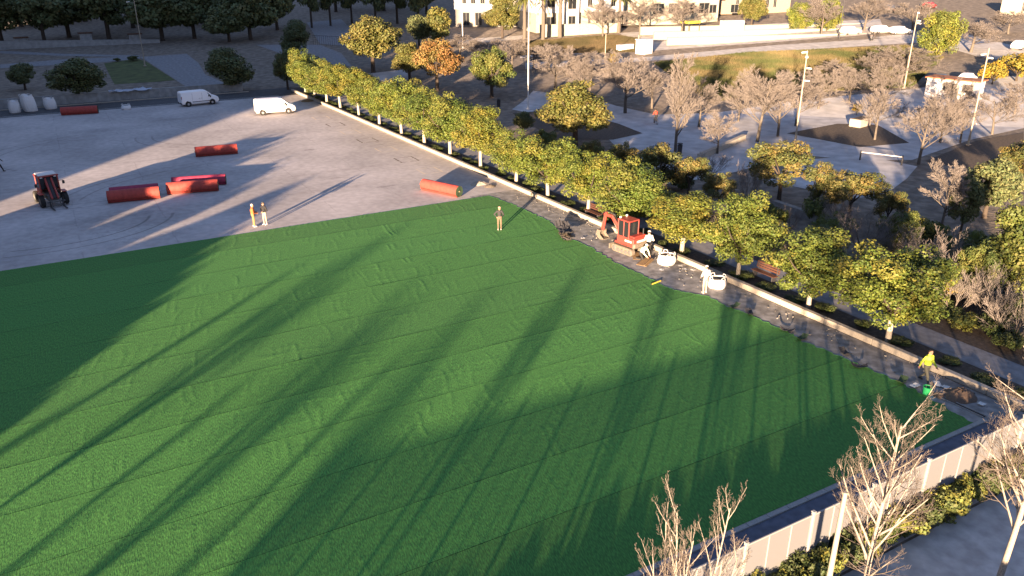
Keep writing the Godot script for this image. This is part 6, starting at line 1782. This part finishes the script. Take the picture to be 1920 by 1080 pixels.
	heap("rubble_heap", "low dark rubble heap next to the pale one by the far turf corner", "heap", Vector3(32.0, 0, -60.0), Vector3(0.6, 0.2, 0.5), M.machine_tan, 6)
	heap("rubble_heap", "low tan rubble heap at the far end of the kerb", "heap", Vector3(31.2, 0, -112.0), Vector3(1.0, 0.35, 0.8), M.wood, 8)
	var scr := [Vector3(32.52, 0, -19.11), Vector3(33.56, 0, -18.69), Vector3(33.61, 0, -18.32), Vector3(31.87, 0, -36.63), Vector3(33.26, 0, -35.95), Vector3(31.08, 0, -44.31), Vector3(33.59, 0, -16.57), Vector3(33.41, 0, -36.63), Vector3(33.64, 0, -35.62)]
	for i in scr.size():
		sheet("paper_scrap", "white scrap of wrapping lying on the strip beside the kerb", "litter", scr[i] + Vector3(0, 0.01, 0), i * 0.8, 0.5 if i < 2 else 0.28, 0.3, 0.06, M.paper, 40 + i, "white scraps on the strip")
	# crumbs of rubble and infill along the strip
	rng.seed = 91
	var cb := MB.new()
	for i in 170:
		var zz := rng.randf_range(-57.0, -14.5)
		var xx := lerpf(32.0, kerb_x(zz) - 0.1, pow(rng.randf(), 0.6)) - (0.7 if zz > -46 and zz < -33 else 0.0)
		var sz := rng.randf_range(0.03, 0.085)
		var tone := rng.randf_range(0.1, 0.3)
		cb.col = Color(tone, tone * 0.93, tone * 0.84)
		cb.box(Vector3(xx, sz * 0.3, zz), Vector3(sz, sz * 0.7, sz * 1.3), Basis(Vector3(rng.randf(), 1, rng.randf()).normalized(), rng.randf() * TAU), sz * 0.2)
	var crumbs := part(numbered("rubble_crumbs"), cb.mesh(), M.person, self)
	tag(crumbs, "crumbs of rubble scattered along the strip beside the kerb", "rubble")
	crumbs.set_meta("kind", "stuff")
	var o := thing("bucket", "bright green plastic bucket standing at the pitch edge", "bucket", Vector3(32.35, 0.02, -18.4))
	var b := MB.new()
	b.lathe([Vector2(0.0, 0.02), Vector2(0.17, 0.0), Vector2(0.2, 0.36), Vector2(0.215, 0.37), Vector2(0.19, 0.38), Vector2(0.16, 0.05), Vector2(0.0, 0.05)], 20, Transform3D.IDENTITY)
	part("pail", b.mesh(), M.green_plastic, o)
	b = MB.new()
	var hp: Array = []
	var hr: Array = []
	for i in 9:
		var t := PI * i / 8.0
		hp.append(Vector3(cos(t) * 0.2, 0.36 + sin(t) * 0.17, 0.02)); hr.append(0.008)
	b.tube(hp, hr, 5)
	part("handle", b.mesh(), M.steel, o)
	o = thing("drain_trench", "dark drainage channel running beside the near corner of the turf", "channel", Vector3(32.7, 0.012, -17.2), deg_to_rad(92))
	boxes("channel", [[Vector3(0, 0, 0), Vector3(2.6, 0.02, 0.16)]], M.rubber, o, 0.004)
	boxes("edge", [[Vector3(0, 0.02, 0.1), Vector3(2.6, 0.05, 0.03)]], M.edging, o, 0.004)
	boxes("edge", [[Vector3(0, 0.02, -0.1), Vector3(2.6, 0.05, 0.03)]], M.edging, o, 0.004)
	o = thing("spirit_level", "yellow builder's level lying at the turf edge", "tool", Vector3(30.24, 0, -35.17) + Vector3(0, 0.03, 0), 0.2)
	boxes("rail", [[Vector3(0, 0.02, 0), Vector3(0.9, 0.06, 0.09)]], M.yellow_plastic, o, 0.01)
	boxes("end_cap", [[Vector3(0.46, 0.02, 0), Vector3(0.04, 0.07, 0.1)]], M.plastic_black, o, 0.01)
	boxes("end_cap", [[Vector3(-0.46, 0.02, 0), Vector3(0.04, 0.07, 0.1)]], M.plastic_black, o, 0.01)
	# ---- lamp posts
	lamp_post("lamp_post", "tall slim white lamp post between the green tree and bare trees", Vector3(54.53, 0, -91.34), 14.32, [[14.32 - 0.2, 0.4, 0.6]], M.lamp_white)
	lamp_post("lamp_post", "slim white lamp post in front of the white school block", Vector3(68.64, 2.73, -138.76), 9.87, [[9.0, 0.4, 0.6]], M.lamp_white)
	lamp_post("flood_lamp", "tall lamp post with stacked floodlights beside the broad bare tree", Vector3(69.42, 0, -59.71), 9.54, [[8.8, 2.4, 0.25], [7.6, 0.6, 0.2], [6.3, 0.2, 0.25], [9.2, 4.0, 0.1]], M.lamp_metal)
	lamp_post("flood_lamp", "tall lamp post with floodlights in front of the feathery shrub", Vector3(105.08, 1.39, -72.57), 9.99, [[10.0, 2.4, 0.2], [8.6, 0.6, 0.2], [8.9, 0.0, 0.4]], M.lamp_metal)
	lamp_post("flood_lamp", "tall lamp post with a wide lamp head beside the white hut", Vector3(84.18, 0, -49.44), 9.96, [[9.2, 3.3, 0.4], [8.8, 0.2, 0.25]], M.lamp_metal)
	lamp_post("lamp_post", "dark lamp post at the back of the plaza", Vector3(130.65, 4.47, -105.46), 7.33, [[9.0, 0.0, 0.4]], M.metal_dark)
	lamp_post("lamp_post", "grey lamp post standing in the shaded park beyond the far wall", Vector3(15.78, 0.79, -158.14), 12.00, [[10.5, 3.4, 0.8]], M.lamp_metal)
	lamp_post("lamp_post", "short slim post lamp on the dry lawn before the white building", Vector3(82.07, 2.14, -112.48), 4.62, [], M.lamp_metal)
	lamp_post("lamp_post", "short slim post lamp beside the white kiosk box", Vector3(92.35, 2.93, -116.82), 2.90, [], M.lamp_metal)
	lamp_post("near_lamp_post", "plain square-topped lamp post in front of the mesh fence", Vector3(16.3, 0, -10.8), 5.45, [], M.lamp_metal)
	# ---- park furniture
	bench("reddish wooden bench on the walkway behind the street trees", Vector3(36.45, 0, -32.33), deg_to_rad(92), "walkway benches")
	bench("reddish wooden bench on the walkway behind the street trees", Vector3(34.61, 0, -48.10), deg_to_rad(92), "walkway benches")
	o = thing("kiosk_box", "white box kiosk standing beside the park path", "kiosk", Vector3(92.24, 2.83, -115.00), 0.3)
	boxes("body", [[Vector3(0, 1.2, 0), Vector3(2.4, 2.4, 2.0)]], M.render_white, o, 0.05)
	boxes("top", [[Vector3(0, 2.46, 0), Vector3(2.6, 0.12, 2.2)]], M.render_white, o, 0.02)
	o = thing("stone_block", "long pale stone block on the path left of the white kiosk", "block", Vector3(91.80, 3.05, -119.83), 0.1)
	boxes("body", [[Vector3(0, 0.5, 0), Vector3(3.4, 1.0, 1.0)]], M.render_white, o, 0.04)
	o = thing("yellow_shelter", "small yellow canopy on posts in front of the low cream wing", "shelter", Vector3(112.23, 4.49, -126.01), 0.1)
	boxes("canopy", [[Vector3(0, 2.3, 0), Vector3(3.4, 0.5, 2.4)]], M.yellow_plastic, o, 0.1)
	for s in [[-1.5, -1.0], [1.5, -1.0], [-1.5, 1.0], [1.5, 1.0]]: boxes("leg", [[Vector3(s[0], 1.05, s[1]), Vector3(0.1, 2.1, 0.1)]], M.metal_dark, o, 0.01)
	o = thing("stone_planter", "square stone planter with a yellow plant beside the brown bed", "planter", Vector3(83.03, 0, -62.21), 0.2)
	boxes("box", [[Vector3(0, 0.45, 0), Vector3(2.6, 0.9, 1.4)]], M.kerb, o, 0.03)
	boxes("soil", [[Vector3(0, 0.92, 0), Vector3(2.3, 0.06, 1.1)]], M.soil, o, 0.0)
	var pc := Vector3(88.12, 0.15, -66.75)
	put("gold", [pc.x, pc.z, 1.4, 1.5], "small clipped yellow shrub beside the stone planter")
	o = thing("rail_barrier", "white rail barrier on short dark posts across the promenade", "barrier", Vector3.ZERO)
	var r0 := Vector3(68.41, 0, -50.61)
	var r1 := Vector3(70.04, 0, -47.16)
	b = MB.new()
	b.tube([r0 + Vector3(0, 0.8, 0), r1 + Vector3(0, 0.8, 0)], [0.05, 0.05], 6)
	part("rail", b.mesh(), M.lamp_white, o)
	for p in [r0, r1]:
		b = MB.new()
		b.tube([p, p + Vector3(0, 0.95, 0)], [0.08, 0.07], 8)
		part("post", b.mesh(), M.metal_dark, o)
	for q in [Vector3(52.15, 0, -95.04), Vector3(54.79, 0, -61.59)]:
		o = thing("litter_bin", "dark cylindrical litter bin on the paved promenade", "bin", q, 0.0, "promenade bins")
		b = MB.new()
		b.lathe([Vector2(0.0, 0.02), Vector2(0.22, 0.0), Vector2(0.26, 0.85), Vector2(0.28, 0.87), Vector2(0.24, 0.9), Vector2(0.22, 0.6), Vector2(0.0, 0.6)], 16, Transform3D.IDENTITY)
		part("drum", b.mesh(), M.metal_dark, o)
		b = MB.new()
		b.lathe([Vector2(0.29, 1.0), Vector2(0.25, 1.08), Vector2(0.0, 1.12)], 16, Transform3D.IDENTITY)
		part("lid", b.mesh(), M.metal_dark, o)
	# garden railing behind the shaded path, far left of centre
	o = thing("park_railing", "dark vertical-bar railing along the shaded path beyond the far trees", "railing", Vector3.ZERO)
	var ra := Vector3(47.04, 2.66, -160.95)
	var rb := Vector3(51.41, 2.58, -154.69)
	for i in 16:
		b = MB.new()
		var p := ra.lerp(rb, i / 15.0)
		b.tube([p, p + Vector3(0, 1.8, 0)], [0.03, 0.03], 5)
		part("bar", b.mesh(), M.metal_dark, o)
	b = MB.new()
	b.tube([ra + Vector3(0, 1.8, 0), rb + Vector3(0, 1.8, 0)], [0.035, 0.035], 5)
	part("top_rail", b.mesh(), M.metal_dark, o)
